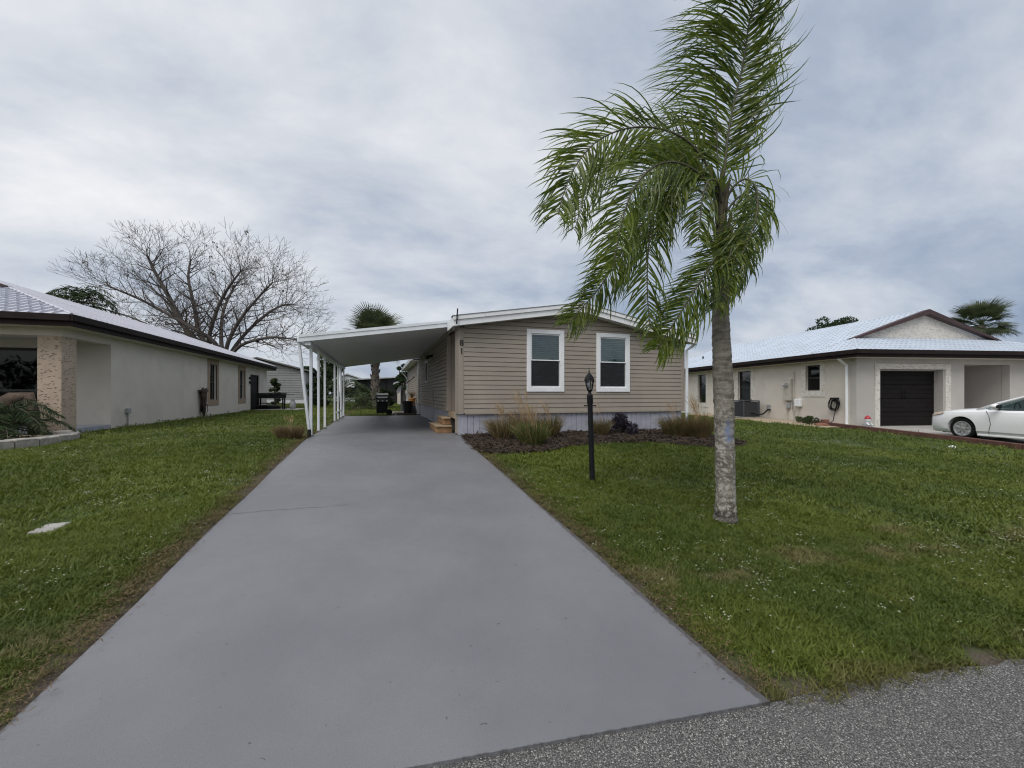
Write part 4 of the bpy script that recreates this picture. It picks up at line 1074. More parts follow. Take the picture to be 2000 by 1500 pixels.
# screened dark side door with two small sconces
dd = MB(TL).box(0.10, 0.15, LDOOR[0], LDOOR[1], 0.02, 2.22).build('door', M['door_dark'], lh)
for q in ((LDOOR[0], LDOOR[0] + 0.09, 0.02, 2.22), (LDOOR[1] - 0.09, LDOOR[1], 0.02, 2.22), (LDOOR[0] + 0.09, LDOOR[1] - 0.09, 2.13, 2.22), (LDOOR[0] + 0.09, LDOOR[1] - 0.09, 1.05, 1.14)):
    MB(TL).box(0.06, 0.099, *q).build('door_frame', M['door_dark'], dd)
for z in (1.72, 1.98):
    MB(TL).blob((-0.06, 15.05, z), (0.07, 0.10, 0.09), 8, 6).build('sconce', M['black'], lh, smooth=True)
stucco_roof(TL, lh, D_L, M['metalroof_b'], 3.0, 0.12)
bx_ = MB(TL).box(-0.09, -0.002, 2.62, 2.78, 0.42, 0.58).build('outlet_box', M['greybox'], lh, bevel=0.01)
MB(TL).tube([(-0.03, 2.72, 0.42), (-0.03, 2.72, -0.02)], 0.018, 6).build('conduit', M['greybox'], lh)
# drooping hose / dried vines on a hook
hp = TL(-0.1, 8.15, 0)
hv = thing('hose_bundle', 'brown bundle of hose hanging on the cream wall of the left house', 'hose', hp)
MB(TL).box(-0.20, -0.002, 7.85, 8.45, 1.12, 1.20).build('hanger', M['driftwood'], hv)
for i in range(26):
    v0 = 7.82 + 0.62 * rr.random(); q = -0.06 - 0.10 * rr.random(); drop = rr.uniform(0.02, 0.35)
    v1 = 8.1 + rr.uniform(-0.12, 0.12)
    MB(TL).tube([(q, v0, 1.20 + rr.uniform(-0.04, 0.12)), (q - 0.03, (v0 * 2 + v1) / 3, 0.8), (q, v1, drop), (q + 0.02, v1 + 0.08, drop + 0.25), (q + 0.02, (v0 + v1) / 2 + 0.1, 1.15)], 0.02, 6).build('hose_loop', M['driftwood'], hv, smooth=True)
MB(TL).tube([(-0.04, 8.62, 0.5), (-0.05, 8.7, 0.56), (-0.06, 8.78, 0.3), (-0.08, 8.5, 0.05), (-0.05, 8.3, 0.02)], 0.012, 6).build('hose_tail', M['rubber'], hv)
MB(TL).lathe([(0.02, 0.0), (0.02, -0.05)], (-0.002, 8.62, 0.52), 'x', 8).build('spigot', M['steel'], hv)
# planter ring of cast blocks with pale gravel
pc = Vector((-8.2, 10.8, hz(-8.2, 10.8)))
ring = thing('planter_edging', 'curved low wall of cast stone blocks round the left house planter', 'edging', pc)
def ring_pt(a, r): return Vector((pc.x + r * 1.28 * math.cos(a), pc.y + r * 1.12 * math.sin(a), 0))
a = -2.9
while a < 0.85:
    st_ = 0.20; r0, r1 = 1.32, 1.56
    q = [ring_pt(a, r0), ring_pt(a, r1), ring_pt(a + st_ - 0.008, r1), ring_pt(a + st_ - 0.008, r0)]
    h = 0.18 + rr.uniform(-0.008, 0.008); zb = pc.z - 0.06
    MB().prism([(p.x, p.y, zb) for p in q], (0, 0, h + 0.06)).build('edging_stone', M['stone'], ring, bevel=0.015)
    a += st_
rows = [[(lambda p: (p.x, p.y, pc.z + 0.09 + rr.uniform(-0.015, 0.015)))(ring_pt(a, r)) for a in np.linspace(-3.0, 1.4, 40)] for r in (0.05, 0.4, 0.7, 1.0, 1.31)]
tag(sheet('planter_gravel', M['gravel'], rows), 'pale tan gravel filling the left house planter', kind='structure')
dw = MB(); dw.blob((-8.5, 12.45, pc.z + 0.32), (0.42, 0.25, 0.32), 16, 10, 0.12, 5)
dw.tube([(-8.9, 12.5, pc.z + 0.35), (-8.55, 12.52, pc.z + 0.62), (-8.2, 12.6, pc.z + 0.92), (-7.98, 12.65, pc.z + 0.98), (-7.88, 12.65, pc.z + 0.6), (-7.86, 12.65, pc.z + 0.05)], [0.12, 0.18, 0.17, 0.13, 0.11, 0.10], 10)
tag(dw.build('driftwood', M['driftwood'], smooth=True), 'big brown arched driftwood lump behind the planter palm', 'driftwood')
# meter lid in the left lawn
p = on_ground(98, 1032)
tag(MB().hexa([p + Vector(q) for q in ((-.10, -.13, -.05), (.10, -.13, -.05), (.10, .13, -.05), (-.10, .13, -.05), (-.10, -.13, .012), (.10, -.13, .016), (.10, .13, .022), (-.10, .13, .016))]).build('meter_lid', M['concrete'], bevel=0.01), 'pale concrete meter lid half sunk in the left lawn', 'lid')

# ================================================================== WHITE CAR
def build_car():
    # front wheel contact point measured on the neighbour's driveway; car points at the garage
    fwp = along(1878, 859, 12.1)
    base = Vector((fwp.x, fwp.y, hz(fwp.x, fwp.y) + 0.024))
    fwd = dx_; left = -lx                      # left side faces the lawn
    FO, WB, LEN, HW = 0.95, 2.72, 4.85, 0.905
    org = base - left * (HW - 0.03)            # centre line at the front axle
    def TC(a, b, c):                           # a: metres behind the nose, b: to the left, c: up
        return org + fwd * (FO - a) + left * b + Vector((0, 0, c))
    car = thing('parked_car', 'white two-door car parked facing the dark garage door', 'car', base)
    # stations: a, half width, sill z, shoulder z, top edge z, centre z
    S = [(0.00, 0.58, 0.27, 0.55, 0.655, 0.675), (0.04, 0.70, 0.21, 0.585, 0.715, 0.74), (0.16, 0.80, 0.18, 0.63, 0.77, 0.805), (0.36, 0.855, 0.18, 0.67, 0.805, 0.845),
         (0.65, 0.893, 0.18, 0.70, 0.845, 0.90), (0.98, 0.903, 0.18, 0.72, 0.872, 0.935), (1.30, 0.905, 0.18, 0.73, 0.895, 0.965), (1.62, 0.905, 0.18, 0.735, 0.915, 0.98),
         (1.95, 0.905, 0.18, 0.72, 0.905, 0.95), (2.6, 0.905, 0.18, 0.73, 0.925, 0.95), (3.2, 0.905, 0.18, 0.75, 0.945, 0.97), (3.7, 0.90, 0.18, 0.77, 0.965, 1.0),
         (4.15, 0.88, 0.19, 0.79, 0.985, 1.03), (4.5, 0.84, 0.21, 0.79, 0.98, 1.02), (4.75, 0.74, 0.26, 0.76, 0.93, 0.97), (4.85, 0.60, 0.34, 0.66, 0.80, 0.83)]
    prof = []
    for a, w, zs, zsh, zt, zc in S:
        half = [(w * 0.90, zs), (w * 0.985, zs + 0.10), (w, zs + (zsh - zs) * 0.55), (w * 0.992, zsh), (w * 0.955, (zsh + zt) / 2 + 0.02), (w * 0.86, zt), (w * 0.55, zt + (zc - zt) * 0.75), (0, zc)]
        prof.append([(a, b, c) for b, c in half] + [(a, -b, c) for b, c in half[-2::-1]])
    mb = MB(TC); n = len(prof[0])
    vs_ = [p for r in prof for p in r]; fs_ = []
    for i in range(len(prof) - 1):
        for k in range(n):
            fs_.append((i * n + k, i * n + (k + 1) % n, (i + 1) * n + (k + 1) % n, (i + 1) * n + k))
    fs_.append(tuple(range(n))); fs_.append(tuple(range((len(prof) - 1) * n, len(prof) * n))[::-1])
    mb.add(vs_, fs_)
    body = mb.build('body', M['carpaint'], car, smooth=32)
    cut = MB(TC)
    for aw in (FO, FO + WB):
        for s in (1, -1):
            cut.lathe([(0.355, 0.55 * s), (0.355, 1.1 * s)], (aw, 0, 0.325), 'y', 32)
    co = cut.build('tmp_cut', M['rubber'], car)
    bo = body.modifiers.new('arch', 'BOOLEAN'); bo.object = co; bo.operation = 'DIFFERENCE'; bo.solver = 'EXACT'
    bpy.context.view_layer.update()
    me = bpy.data.meshes.new_from_object(body.evaluated_get(bpy.context.evaluated_depsgraph_get()))
    body.modifiers.clear(); body.data = me
    bpy.data.objects.remove(co)
    me.polygons.foreach_set('use_smooth', [True] * len(me.polygons)); me.set_sharp_from_angle(angle=R(32))
    # greenhouse
    A = lambda a, b, c: (a, b, c)
    cow, rf_, rr_, bl = 1.50, 2.42, 3.30, 4.12
    roof_pts = [(rf_, 0.56, 1.335), (2.8, 0.575, 1.385), (rr_, 0.55, 1.355)]
    mr = MB(TC)
    secs = []
    for a, w, z in [(2.30, 0.545, 1.35), (2.45, 0.56, 1.395), (2.75, 0.57, 1.435), (3.05, 0.565, 1.435), (3.35, 0.545, 1.395), (3.48, 0.53, 1.36)]:
        secs.append([(a, w + 0.03, z - 0.035), (a, w * 0.9, z), (a, w * 0.4, z + 0.025), (a, 0, z + 0.03), (a, -w * 0.4, z + 0.025), (a, -w * 0.9, z), (a, -w - 0.03, z - 0.035)])
    m_ = len(secs[0]); fs_ = []
    for i in range(len(secs) - 1):
        for k in range(m_ - 1): fs_.append((i * m_ + k, i * m_ + k + 1, (i + 1) * m_ + k + 1, (i + 1) * m_ + k))
    mr.add([p for s in secs for p in s], fs_)
    mr.build('roof', M['carpaint'], car, smooth=True)
    ws = MB(TC); ws.add([(1.36, 0.70, 0.92), (1.26, 0.35, 0.955), (1.22, 0, 0.965), (1.26, -0.35, 0.955), (1.36, -0.70, 0.92), (2.31, -0.55, 1.335), (2.31, 0, 1.375), (2.31, 0.55, 1.335)], [(0, 1, 6, 7), (1, 2, 6), (2, 3, 6), (3, 4, 5, 6)])
    ws.build('windscreen', M['glass_dark'], car, smooth=True)
    rw = MB(TC); rw.add([(3.47, 0.53, 1.34), (3.47, -0.53, 1.34), (4.25, -0.66, 1.02), (4.25, 0.66, 1.02)], [(0, 1, 2, 3)]); rw.build('rear_window', M['glass_dark'], car)
    for s in (1, -1):
        f = lambda a, b, c: (a, s * b, c)
        g = MB(TC); g.add([f(1.60, 0.765, 0.90), f(3.02, 0.775, 0.935), f(2.98, 0.60, 1.385), f(2.50, 0.60, 1.365)], [(0, 1, 2, 3)]); g.build('side_window', M['glass_dark'], car)
        g = MB(TC); g.add([f(3.08, 0.775, 0.938), f(3.95, 0.745, 0.985), f(3.42, 0.585, 1.35), f(3.04, 0.60, 1.385)], [(0, 1, 2, 3)]); g.build('side_window', M['glass_dark'], car)
        MB(TC).tube([f(1.26, 0.775, 0.885), f(1.70, 0.70, 1.09), f(2.32, 0.585, 1.325), f(2.55, 0.59, 1.38), f(3.0, 0.592, 1.405), f(3.42, 0.575, 1.365), f(4.0, 0.70, 1.10), f(4.3, 0.75, 0.98)], [0.035, 0.034, 0.034, 0.034, 0.034, 0.036, 0.05, 0.06], 8).build('roof_pillar', M['carpaint'], car, smooth=True)
        MB(TC).tube([f(3.05, 0.775, 0.93), f(3.01, 0.605, 1.39)], 0.03, 6).build('door_pillar', M['black'], car)
        MB(TC).tube([f(1.52, 0.79, 0.895), f(3.0, 0.80, 0.93), f(3.98, 0.77, 0.98)], 0.014, 6).build('belt_moulding', M['black'], car)
        mi = MB(TC).blob(f(1.80, 0.99, 1.00), (0.10, 0.115, 0.075), 12, 8)
        mo = mi.build('mirror', M['carpaint'], car, smooth=True)
        MB(TC).tube([f(1.78, 0.82, 0.93), f(1.80, 0.95, 0.97)], 0.03, 6).build('mirror_stalk', M['black'], mo)
        MB(TC).blob(f(1.88, 0.99, 1.00), (0.035, 0.095, 0.058), 10, 6).build('mirror_glass', M['black'], mo, smooth=True)
        hl = MB(TC); hl.add([f(0.08, 0.705, 0.665), f(0.20, 0.805, 0.68), f(0.46, 0.868, 0.745), f(0.52, 0.835, 0.815), f(0.34, 0.765, 0.80), f(0.14, 0.70, 0.75)], [(0, 1, 2, 3, 4, 5)])
        hl.v = [tuple(Vector(p) + left * (0.022 * s) + fwd * 0.012) for p in hl.v]
        hl.build('headlight', M['lens'], car)
        # door seams drawn as shallow dark gaps
        MB(TC).tube([f(1.52, 0.872, 0.865), f(1.60, 0.899, 0.72), f(1.64, 0.908, 0.5), f(1.60, 0.897, 0.30), f(1.56, 0.835, 0.185)], 0.006, 4).build('door_seam', M['black'], car)
        MB(TC).tube([f(3.10, 0.84, 0.93), f(3.12, 0.898, 0.75), f(3.14, 0.908, 0.5), f(3.10, 0.897, 0.30)], 0.006, 4).build('door_seam', M['black'], car)
        MB(TC).tube([f(2.86, 0.895, 0.79), f(2.88, 0.93, 0.80), f(3.02, 0.93, 0.805), f(3.04, 0.895, 0.80)], 0.014, 6).build('door_handle', M['carpaint'], car)
        MB(TC).box(1.30, 3.32, s * 0.80 if s > 0 else -0.87, 0.87 if s > 0 else -0.80, 0.13, 0.20).build('sill', M['carpaint'], car, bevel=0.02)
        for aw in (FO, FO + WB):
            arch = MB(TC); arch.lathe([(0.345, s * 0.55), (0.345, s * 0.62)], (aw, 0, 0.325), 'y', 24); arch.build('wheel_well', M['rubber'], car)
            w = MB(TC).lathe([(0.20, s * 0.67), (0.285, s * 0.665), (0.312, s * 0.69), (0.315, s * 0.76), (0.312, s * 0.84), (0.285, s * 0.868), (0.225, s * 0.862), (0.215, s * 0.80), (0.05, s * 0.78)], (aw, 0, 0.315), 'y', 36).build('wheel', M['rubber'], car, smooth=50)
            ri = MB(TC); ri.lathe([(0.218, s * 0.80), (0.222, s * 0.858), (0.205, s * 0.860), (0.195, s * 0.815), (0.06, s * 0.80)], (aw, 0, 0.315), 'y', 32); ri.lathe([(0.06, s * 0.80), (0.055, s * 0.852), (0.02, s * 0.857)], (aw, 0, 0.315), 'y', 16)
            for k in range(7):
                an = 2 * math.pi * k / 7 + 0.2
                c, d = math.cos(an), math.sin(an)
                q = lambda r, t, h: (aw + r * c - t * d, s * h, 0.315 + r * d + t * c)
                ri.hexa([q(0.04, -0.028, 0.81), q(0.205, -0.045, 0.81), q(0.205, 0.045, 0.81), q(0.04, 0.028, 0.81), q(0.04, -0.024, 0.846), q(0.205, -0.036, 0.852), q(0.205, 0.036, 0.852), q(0.04, 0.024, 0.846)])
            ri.build('rim', M['chrome'], w, smooth=30)
    MB(TC).box(-0.012, 0.05, -0.42, 0.42, 0.40, 0.50).build('grille', M['black'], car)
    MB(TC).box(0.02, 0.12, -0.62, 0.62, 0.20, 0.27).build('lower_intake', M['black'], car)
    MB(TC).box(0.4, 4.5, -0.78, 0.78, 0.16, 0.32).build('underbody', M['rubber'], car)
    for s in (-0.36, 0.36):
        se = MB(TC); se.box(2.0, 2.5, s - 0.22, s + 0.22, 0.5, 0.72); se.box(2.45, 2.62, s - 0.22, s + 0.22, 0.6, 1.12); se.box(2.50, 2.60, s - 0.12, s + 0.12, 1.13, 1.26)
        se.build('seat', M['darkroom'], car, bevel=0.03)
    MB(TC).tube([(1.86 + 0.05 * math.cos(t), 0.36 + 0.18 * math.cos(t), 0.93 + 0.17 * math.sin(t)) for t in np.linspace(0, 2 * math.pi, 20)], 0.014, 6).build('steering_wheel', M['black'], car)
build_car()

# ================================================================== LAMP POST
lp = on_ground(1157, 942)
tp = along(1152, 772, 6.02)
lamp = thing('lamp_post', 'black lantern on a slightly leaning black post in the front lawn', 'lamp', lp)
ax = (tp - lp); axn = ax.normalized(); H = ax.length
def TLp(x, y, z):
    return lp + axn * z + Vector((x, y, 0))
MB(TLp).lathe([(0.041, -0.15), (0.040, 0.1), (0.038, H - 0.10)], sides=20).build('post', M['black'], lamp, smooth=50)
MB(TLp).lathe([(0.043, H - 0.13), (0.045, H - 0.12), (0.045, H + 0.0), (0.036, H + 0.01), (0.024, H + 0.03), (0.022, H + 0.05), (0.034, H + 0.065), (0.040, H + 0.075)], sides=20).build('collar', M['black'], lamp, smooth=40)
MB(TLp).tube([(-0.085, 0, H - 0.155), (0.085, 0, H - 0.155)], 0.008, 8).build('ladder_bar', M['black'], lamp)
for s in (-1, 1):
    MB(TLp).blob((s * 0.087, 0, H - 0.155), (0.015, 0.012, 0.012), 8, 6).build('bar_knob', M['black'], lamp)
z0, z1 = H + 0.075, H + 0.225
def six(r, z): return [(r * math.cos(2 * math.pi * k / 6 + 0.26), r * math.sin(2 * math.pi * k / 6 + 0.26), z) for k in range(6)]
bot, top = six(0.036, z0), six(0.068, z1)
for k in range(6):
    MB(TLp).tube([bot[k], top[k]], 0.006, 5).build('lantern_bar', M['black'], lamp)
    a, b, c, d = [Vector(q) * 1 for q in (bot[k], bot[(k + 1) % 6], top[(k + 1) % 6], top[k])]
    MB(TLp).add([a, b, c, d], [(0, 1, 2, 3)]).build('lantern_pane', M['lampglass'], lamp, fix=False)
MB(TLp).lathe([(0.012, z0), (0.012, z0 + 0.05), (0.026, z0 + 0.075), (0.028, z0 + 0.10), (0.01, z0 + 0.125)], sides=10).build('bulb', M['white'], lamp, smooth=True)
MB(TLp).lathe([(0.084, z1 - 0.006), (0.086, z1 + 0.004), (0.074, z1 + 0.028), (0.054, z1 + 0.064), (0.028, z1 + 0.094), (0.012, z1 + 0.108)], sides=6).build('lantern_cap', M['black'], lamp)
MB(TLp).lathe([(0.006, z1 + 0.10), (0.006, z1 + 0.115), (0.013, z1 + 0.128), (0.006, z1 + 0.14), (0.004, z1 + 0.185)], sides=8).build('finial', M['black'], lamp)

# ================================================================== THINGS BEHIND THE CARPORT
gx, gy, gz = 0.05, 20.85, hz(0, 20.85)
gr = thing('gas_grill', 'black gas grill with steel lid plate behind the carport slab', 'grill', (gx, gy, gz))
def TG(x, y, z): return Vector((gx + x, gy + y, gz + z))
MB(TG).box(-0.28, 0.24, -0.22, 0.22, 0.10, 0.62).build('cabinet', M['black'], gr, bevel=0.015)
for i in (0, 1): MB(TG).box(-0.275 + i * 0.26, -0.025 + i * 0.26, -0.235, -0.221, 0.13, 0.60).build('cabinet_door', M['black'], gr, bevel=0.006)
MB(TG).box(-0.30, 0.30, -0.26, 0.24, 0.63, 0.76).build('control_panel', M['acgrey'], gr, bevel=0.01)
for x in (-0.2, 0.0, 0.2): MB(TG).lathe([(0.035, -0.30), (0.035, -0.262)], (x, 0, 0.695), 'y', 12).build('knob', M['steel'], gr)
MB(TG).prism([(-0.30, -0.26, 0.77), (-0.30, -0.24, 0.93), (-0.30, -0.14, 1.05), (-0.30, 0.10, 1.06), (-0.30, 0.24, 0.95), (-0.30, 0.25, 0.77)], (0.60, 0, 0)).build('lid', M['black'], gr, bevel=0.01)
MB(TG).add([(-0.27, -0.262, 0.86), (0.27, -0.262, 0.86), (0.27, -0.16, 1.046), (-0.27, -0.16, 1.046), (-0.27, -0.25, 0.86), (0.27, -0.25, 0.86), (0.27, -0.15, 1.04), (-0.27, -0.15, 1.04)], [(0, 1, 2, 3), (4, 7, 6, 5), (0, 4, 5, 1), (1, 5, 6, 2), (2, 6, 7, 3), (3, 7, 4, 0)]).build('lid_plate', M['plate'], gr)
MB(TG).tube([(-0.2, -0.25, 0.83), (-0.2, -0.30, 0.83), (0.2, -0.30, 0.83), (0.2, -0.25, 0.83)], 0.014, 6).build('lid_handle', M['steel'], gr)
for a, b in ((-0.56, -0.305), (0.305, 0.60)): MB(TG).box(a, b, -0.22, 0.22, 0.74, 0.77).build('side_shelf', M['black'], gr, bevel=0.008)
for x in (-0.25, 0.21):
    for y in (-0.19, 0.19): MB(TG).box(x - 0.02, x + 0.02, y - 0.02, y + 0.02, 0.0, 0.11).build('leg', M['black'], gr)
for y in (-0.27, 0.27): MB(TG).lathe([(0.13, y - 0.03), (0.13, y + 0.03)], (0.33, 0, 0.13), 'y', 18).build('wheel', M['rubber'], gr)

# black waste bin with a planted pot beside the rear steps
wx, wy = 1.30, 21.5; wz = hz(0, wy)
wb = thing('waste_bin', 'black plastic tub holding odds and ends beside the rear corner', 'bin', (wx, wy, wz))
MB().lathe([(0.20, 0.02), (0.25, 0.60), (0.27, 0.61), (0.27, 0.66), (0.24, 0.66), (0.22, 0.58), (0.02, 0.56)], (wx, wy, wz), sides=20).build('tub', M['black'], wb, smooth=40)
for s in (-1, 1): MB().tube([(wx + s * 0.26, wy - 0.06, wz + 0.56), (wx + s * 0.31, wy - 0.03, wz + 0.56), (wx + s * 0.31, wy + 0.03, wz + 0.56), (wx + s * 0.26, wy + 0.06, wz + 0.56)], 0.012, 6).build('handle', M['black'], wb)
pt = thing('clay_pot', 'orange clay pot with a dry plant near the black tub', 'pot', (1.55, 22.0, wz))
MB().lathe([(0.13, 0.45), (0.17, 0.75), (0.19, 0.75), (0.19, 0.82), (0.15, 0.82), (0.13, 0.76), (0.02, 0.74)], (1.55, 22.0, wz), sides=16).build('pot', M['terracotta'], pt, smooth=40)
MB().box(1.40, 1.70, 21.85, 22.15, wz, wz + 0.45).build('stand', M['acgrey'], pt)
m = MB()
for i in range(60):
    a, b = rr.uniform(0, 6.28), rr.uniform(0.05, 0.3); h = rr.uniform(0.1, 0.4)
    m.tube([(1.55, 22.0, wz + 0.76), (1.55 + b * 0.4 * math.cos(a), 22 + b * 0.4 * math.sin(a), wz + 0.8 + h * 0.6), (1.55 + b * math.cos(a), 22 + b * math.sin(a), wz + 0.8 + h)], [0.008, 0.012, 0.003], 3)
m.build('foliage', M['reed_brown'], pt)
tg = thing('timber_edging', 'pale timber edging round the small bed behind the carport', 'edging', (0.9, 21.6, wz))
MB().hexa([(0.62, 20.25, wz - .03), (0.72, 20.25, wz - .03), (0.52, 22.55, wz - .03), (0.42, 22.55, wz - .03), (0.62, 20.25, wz + .07), (0.72, 20.25, wz + .07), (0.52, 22.55, wz + .07), (0.42, 22.55, wz + .07)]).build('timber', M['concrete'], tg)
MB().box(0.42, 1.7, 22.56, 22.68, wz - 0.03, wz + 0.08).build('timber', M['concrete'], tg)
rows = [[(x, y, wz + 0.03) for x in (0.62, 1.0, 1.4, 1.78)] for y in (20.1, 20.9, 21.8, 22.55)]
tag(sheet('rear_mulch_bed', M['mulch'], rows), 'small mulch bed behind the carport slab', kind='structure')
# rear landing with handrail
rl = thing('rear_steps', 'dark rear landing with black handrail against the taupe side wall', 'steps', (1.5, 23.0, wz))
MB().box(1.05, 1.76, 22.75, 24.2, wz, wz + 0.45).build('landing', M['acgrey'], rl)
MB().box(1.2, 1.76, 22.45, 22.74, wz, wz + 0.22).build('step', M['acgrey'], rl)
for x, y, h in ((1.1, 22.8, 1.45), (1.1, 24.1, 1.45), (1.62, 22.5, 1.05)): MB().tube([(x, y, wz + 0.0), (x, y, wz + h)], 0.02, 6).build('rail_post', M['black'], rl)
MB().tube([(1.1, 24.1, wz + 1.45), (1.1, 22.8, wz + 1.45), (1.62, 21.2, wz + 1.9)], 0.022, 6).build('handrail', M['black'], rl)
# satellite dish on a pole
sx_, sy_ = 1.32, 31.5; q = along(783, 790, 29.5); sx_, sy_ = q.x, q.y; sz_ = hz(0, sy_)
sd = thing('satellite_dish', 'grey satellite dish on a thin pole behind the taupe house', 'dish', (sx_, sy_, sz_))
MB().tube([(sx_, sy_, sz_), (sx_, sy_, sz_ + 1.15)], 0.03, 8).build('pole', M['greybox'], sd)
m = MB(); nn = Vector((-0.75, -0.45, 0.5)).normalized(); t1 = nn.orthogonal().normalized(); t2 = nn.cross(t1); c0 = Vector((sx_ - 0.05, sy_ - 0.1, sz_ + 1.32))
vs_ = []; fs_ = []
for i in range(5):
    r = 0.32 * i / 4
    for k in range(18):
        a = 2 * math.pi * k / 18; vs_.append(c0 + t1 * r * math.cos(a) + t2 * r * math.sin(a) + nn * (r * r * 0.6))
for i in range(4):
    for k in range(18): fs_.append((i * 18 + k, i * 18 + (k + 1) % 18, (i + 1) * 18 + (k + 1) % 18, (i + 1) * 18 + k))
m.add(vs_, fs_); m.build('reflector', M['greybox'], sd, smooth=True)
MB().tube([c0 + t1 * -0.3, c0 + nn * 0.34], 0.012, 6).build('feed_arm', M['black'], sd)

# griddle, tank and slab by the left house
sp_ = on_ground(556, 801); sz = hz(sp_.x, sp_.y)
tag(MB().box(-7.5, -4.9, 28.3, 30.6, sz - 0.05, sz + 0.05).build('patio_slab', M['concrete'], bevel=0.01), 'pale concrete patio slab behind the left house', kind='structure')
gd_ = thing('flat_griddle', 'black flat-top griddle on four legs beside the left house', 'griddle', (-6.7, 29.4, sz + 0.05))
def TQ(x, y, z): return Vector((-6.6 + x * 1.12, 29.3 + y, sz + 0.05 + z * 1.12))
MB(TQ).box(-0.75, 0.62, -0.32, 0.32, 0.62, 0.86).build('firebox', M['black'], gd_, bevel=0.015)
MB(TQ).box(-0.78, 0.65, -0.35, 0.35, 0.865, 0.92).build('griddle_plate', M['black'], gd_, bevel=0.01)
MB(TQ).box(0.655, 1.05, -0.28, 0.28, 0.80, 0.84).build('side_shelf', M['black'], gd_)
for x in (-0.68, 0.55):
    for y in (-0.27, 0.27): MB(TQ).box(x - 0.035, x + 0.035, y - 0.035, y + 0.035, 0.0, 0.62).build('leg', M['black'], gd_)
for y in (-0.27, 0.27): MB(TQ).box(-0.66, 0.53, y - 0.02, y + 0.02, 0.32, 0.36).build('crossbar', M['black'], gd_)
tk = thing('propane_tank', 'grey propane tank standing beside the black griddle', 'tank', (-5.45, 29.2, sz + 0.05))
MB().lathe([(0.13, 0.0), (0.13, 0.05), (0.17, 0.09), (0.19, 0.18), (0.19, 0.36), (0.15, 0.46), (0.05, 0.50)], (-5.45, 29.2, sz + 0.05), sides=18).build('cylinder', M['greybox'], tk, smooth=40)
MB().lathe([(0.12, 0.47), (0.12, 0.60), (0.11, 0.60), (0.11, 0.48)], (-5.45, 29.2, sz + 0.05), sides=18).build('collar', M['greybox'], tk)
MB().lathe([(0.03, 0.5), (0.03, 0.58), (0.05, 0.60), (0.02, 0.62)], (-5.45, 29.2, sz + 0.05), sides=10).build('valve', M['steel'], tk)
cl = on_ground(514, 800)
tag(MB().blob((cl.x + 0.3, cl.y, sz + 0.12), (0.75, 0.4, 0.2), 16, 8, 0.2, 9).build('covered_pile', M['black'], smooth=True), 'low black covered heap at the foot of the dark side door', 'heap')

# ================================================================== HOUSES FURTHER BACK
def far_house(name, label, x0, x1, y0, y1, zb, wall_h, ridge_x, ridge_h, mat, roofmat, lap=0.2, skirt=0.5, windows=(), side_windows=()):
    t = thing(name, label, 'house', ((x0 + x1) / 2, y0, zb))
    c = MB(); c.prism([(x0 + 0.06, y0 + 0.06, zb), (x1 - 0.06, y0 + 0.06, zb), (x1 - 0.06, y0 + 0.06, zb + wall_h), (ridge_x, y0 + 0.06, zb + ridge_h), (x0 + 0.06, y0 + 0.06, zb + wall_h)], (0, y1 - y0, 0))
    w = c.build('wall', mat, t)
    z = zb + skirt
    while z < zb + ridge_h - 0.15:
        if z + lap <= zb + wall_h: a, b = x0, x1
        else:
            f = (z + lap - zb - wall_h) / (ridge_h - wall_h)
            a, b = x0 + (ridge_x - x0) * f, x1 + (ridge_x - x1) * f
        if b - a > 0.3:
            MB().hexa([(a, y0 - 0.005, z), (b, y0 - 0.005, z), (b, y0 + 0.055, z), (a, y0 + 0.055, z), (a, y0 + 0.03, z + lap - 0.006), (b, y0 + 0.03, z + lap - 0.006), (b, y0 + 0.055, z + lap - 0.006), (a, y0 + 0.055, z + lap - 0.006)]).build('siding_board', mat, w, fix=False)
        z += lap
    if skirt: MB().box(x0 + 0.02, x1 - 0.02, y0 + 0.02, y0 + 0.055, zb - 0.1, zb + skirt - 0.02).build('skirting', M['white'], t)
    o = 0.35
    for s in (0, 1):
        xe = x0 - o if s == 0 else x1 + o
        sl = (ridge_h - wall_h) / abs(ridge_x - (x0 if s == 0 else x1)); ze = zb + wall_h - sl * o + 0.08
        MB().hexa([(xe, y0 - 0.3, ze), (ridge_x, y0 - 0.3, zb + ridge_h + 0.08), (ridge_x, y1 + 0.3, zb + ridge_h + 0.08), (xe, y1 + 0.3, ze), (xe, y0 - 0.3, ze + 0.15), (ridge_x, y0 - 0.3, zb + ridge_h + 0.23), (ridge_x, y1 + 0.3, zb + ridge_h + 0.23), (xe, y1 + 0.3, ze + 0.15)]).build('roof_slope', roofmat, t)
    for (a, b, lo, hi) in windows:
        wi = MB().box(a, b, y0 - 0.03, y0 + 0.05, zb + lo, zb + hi).build('window', M['white'], t)
        MB().box(a + 0.08, b - 0.08, y0 - 0.036, y0 - 0.031, zb + lo + 0.08, zb + hi - 0.08).build('pane', M['glass_dark'], wi)
    return t
# grey house whose gable slopes down behind the left house
a = along(503, 700, 40.0); b = along(592, 722, 40.0); c = along(592, 789, 40.0)
far_house('mobile_home', 'grey vinyl-sided house with shallow gable behind the black griddle', a.x - (b.x - a.x) * 1.0, b.x, a.y, a.y + 16, c.z - 0.1, b.z - c.z, a.x, a.z - c.z, M['siding_grey'], M['shingle'], 0.24, 0.55)
t = along(541, 703, 41)
MB().tube([(t.x, t.y + 1, t.z - 0.6), (t.x, t.y + 1, t.z + 0.35)], 0.06, 6)
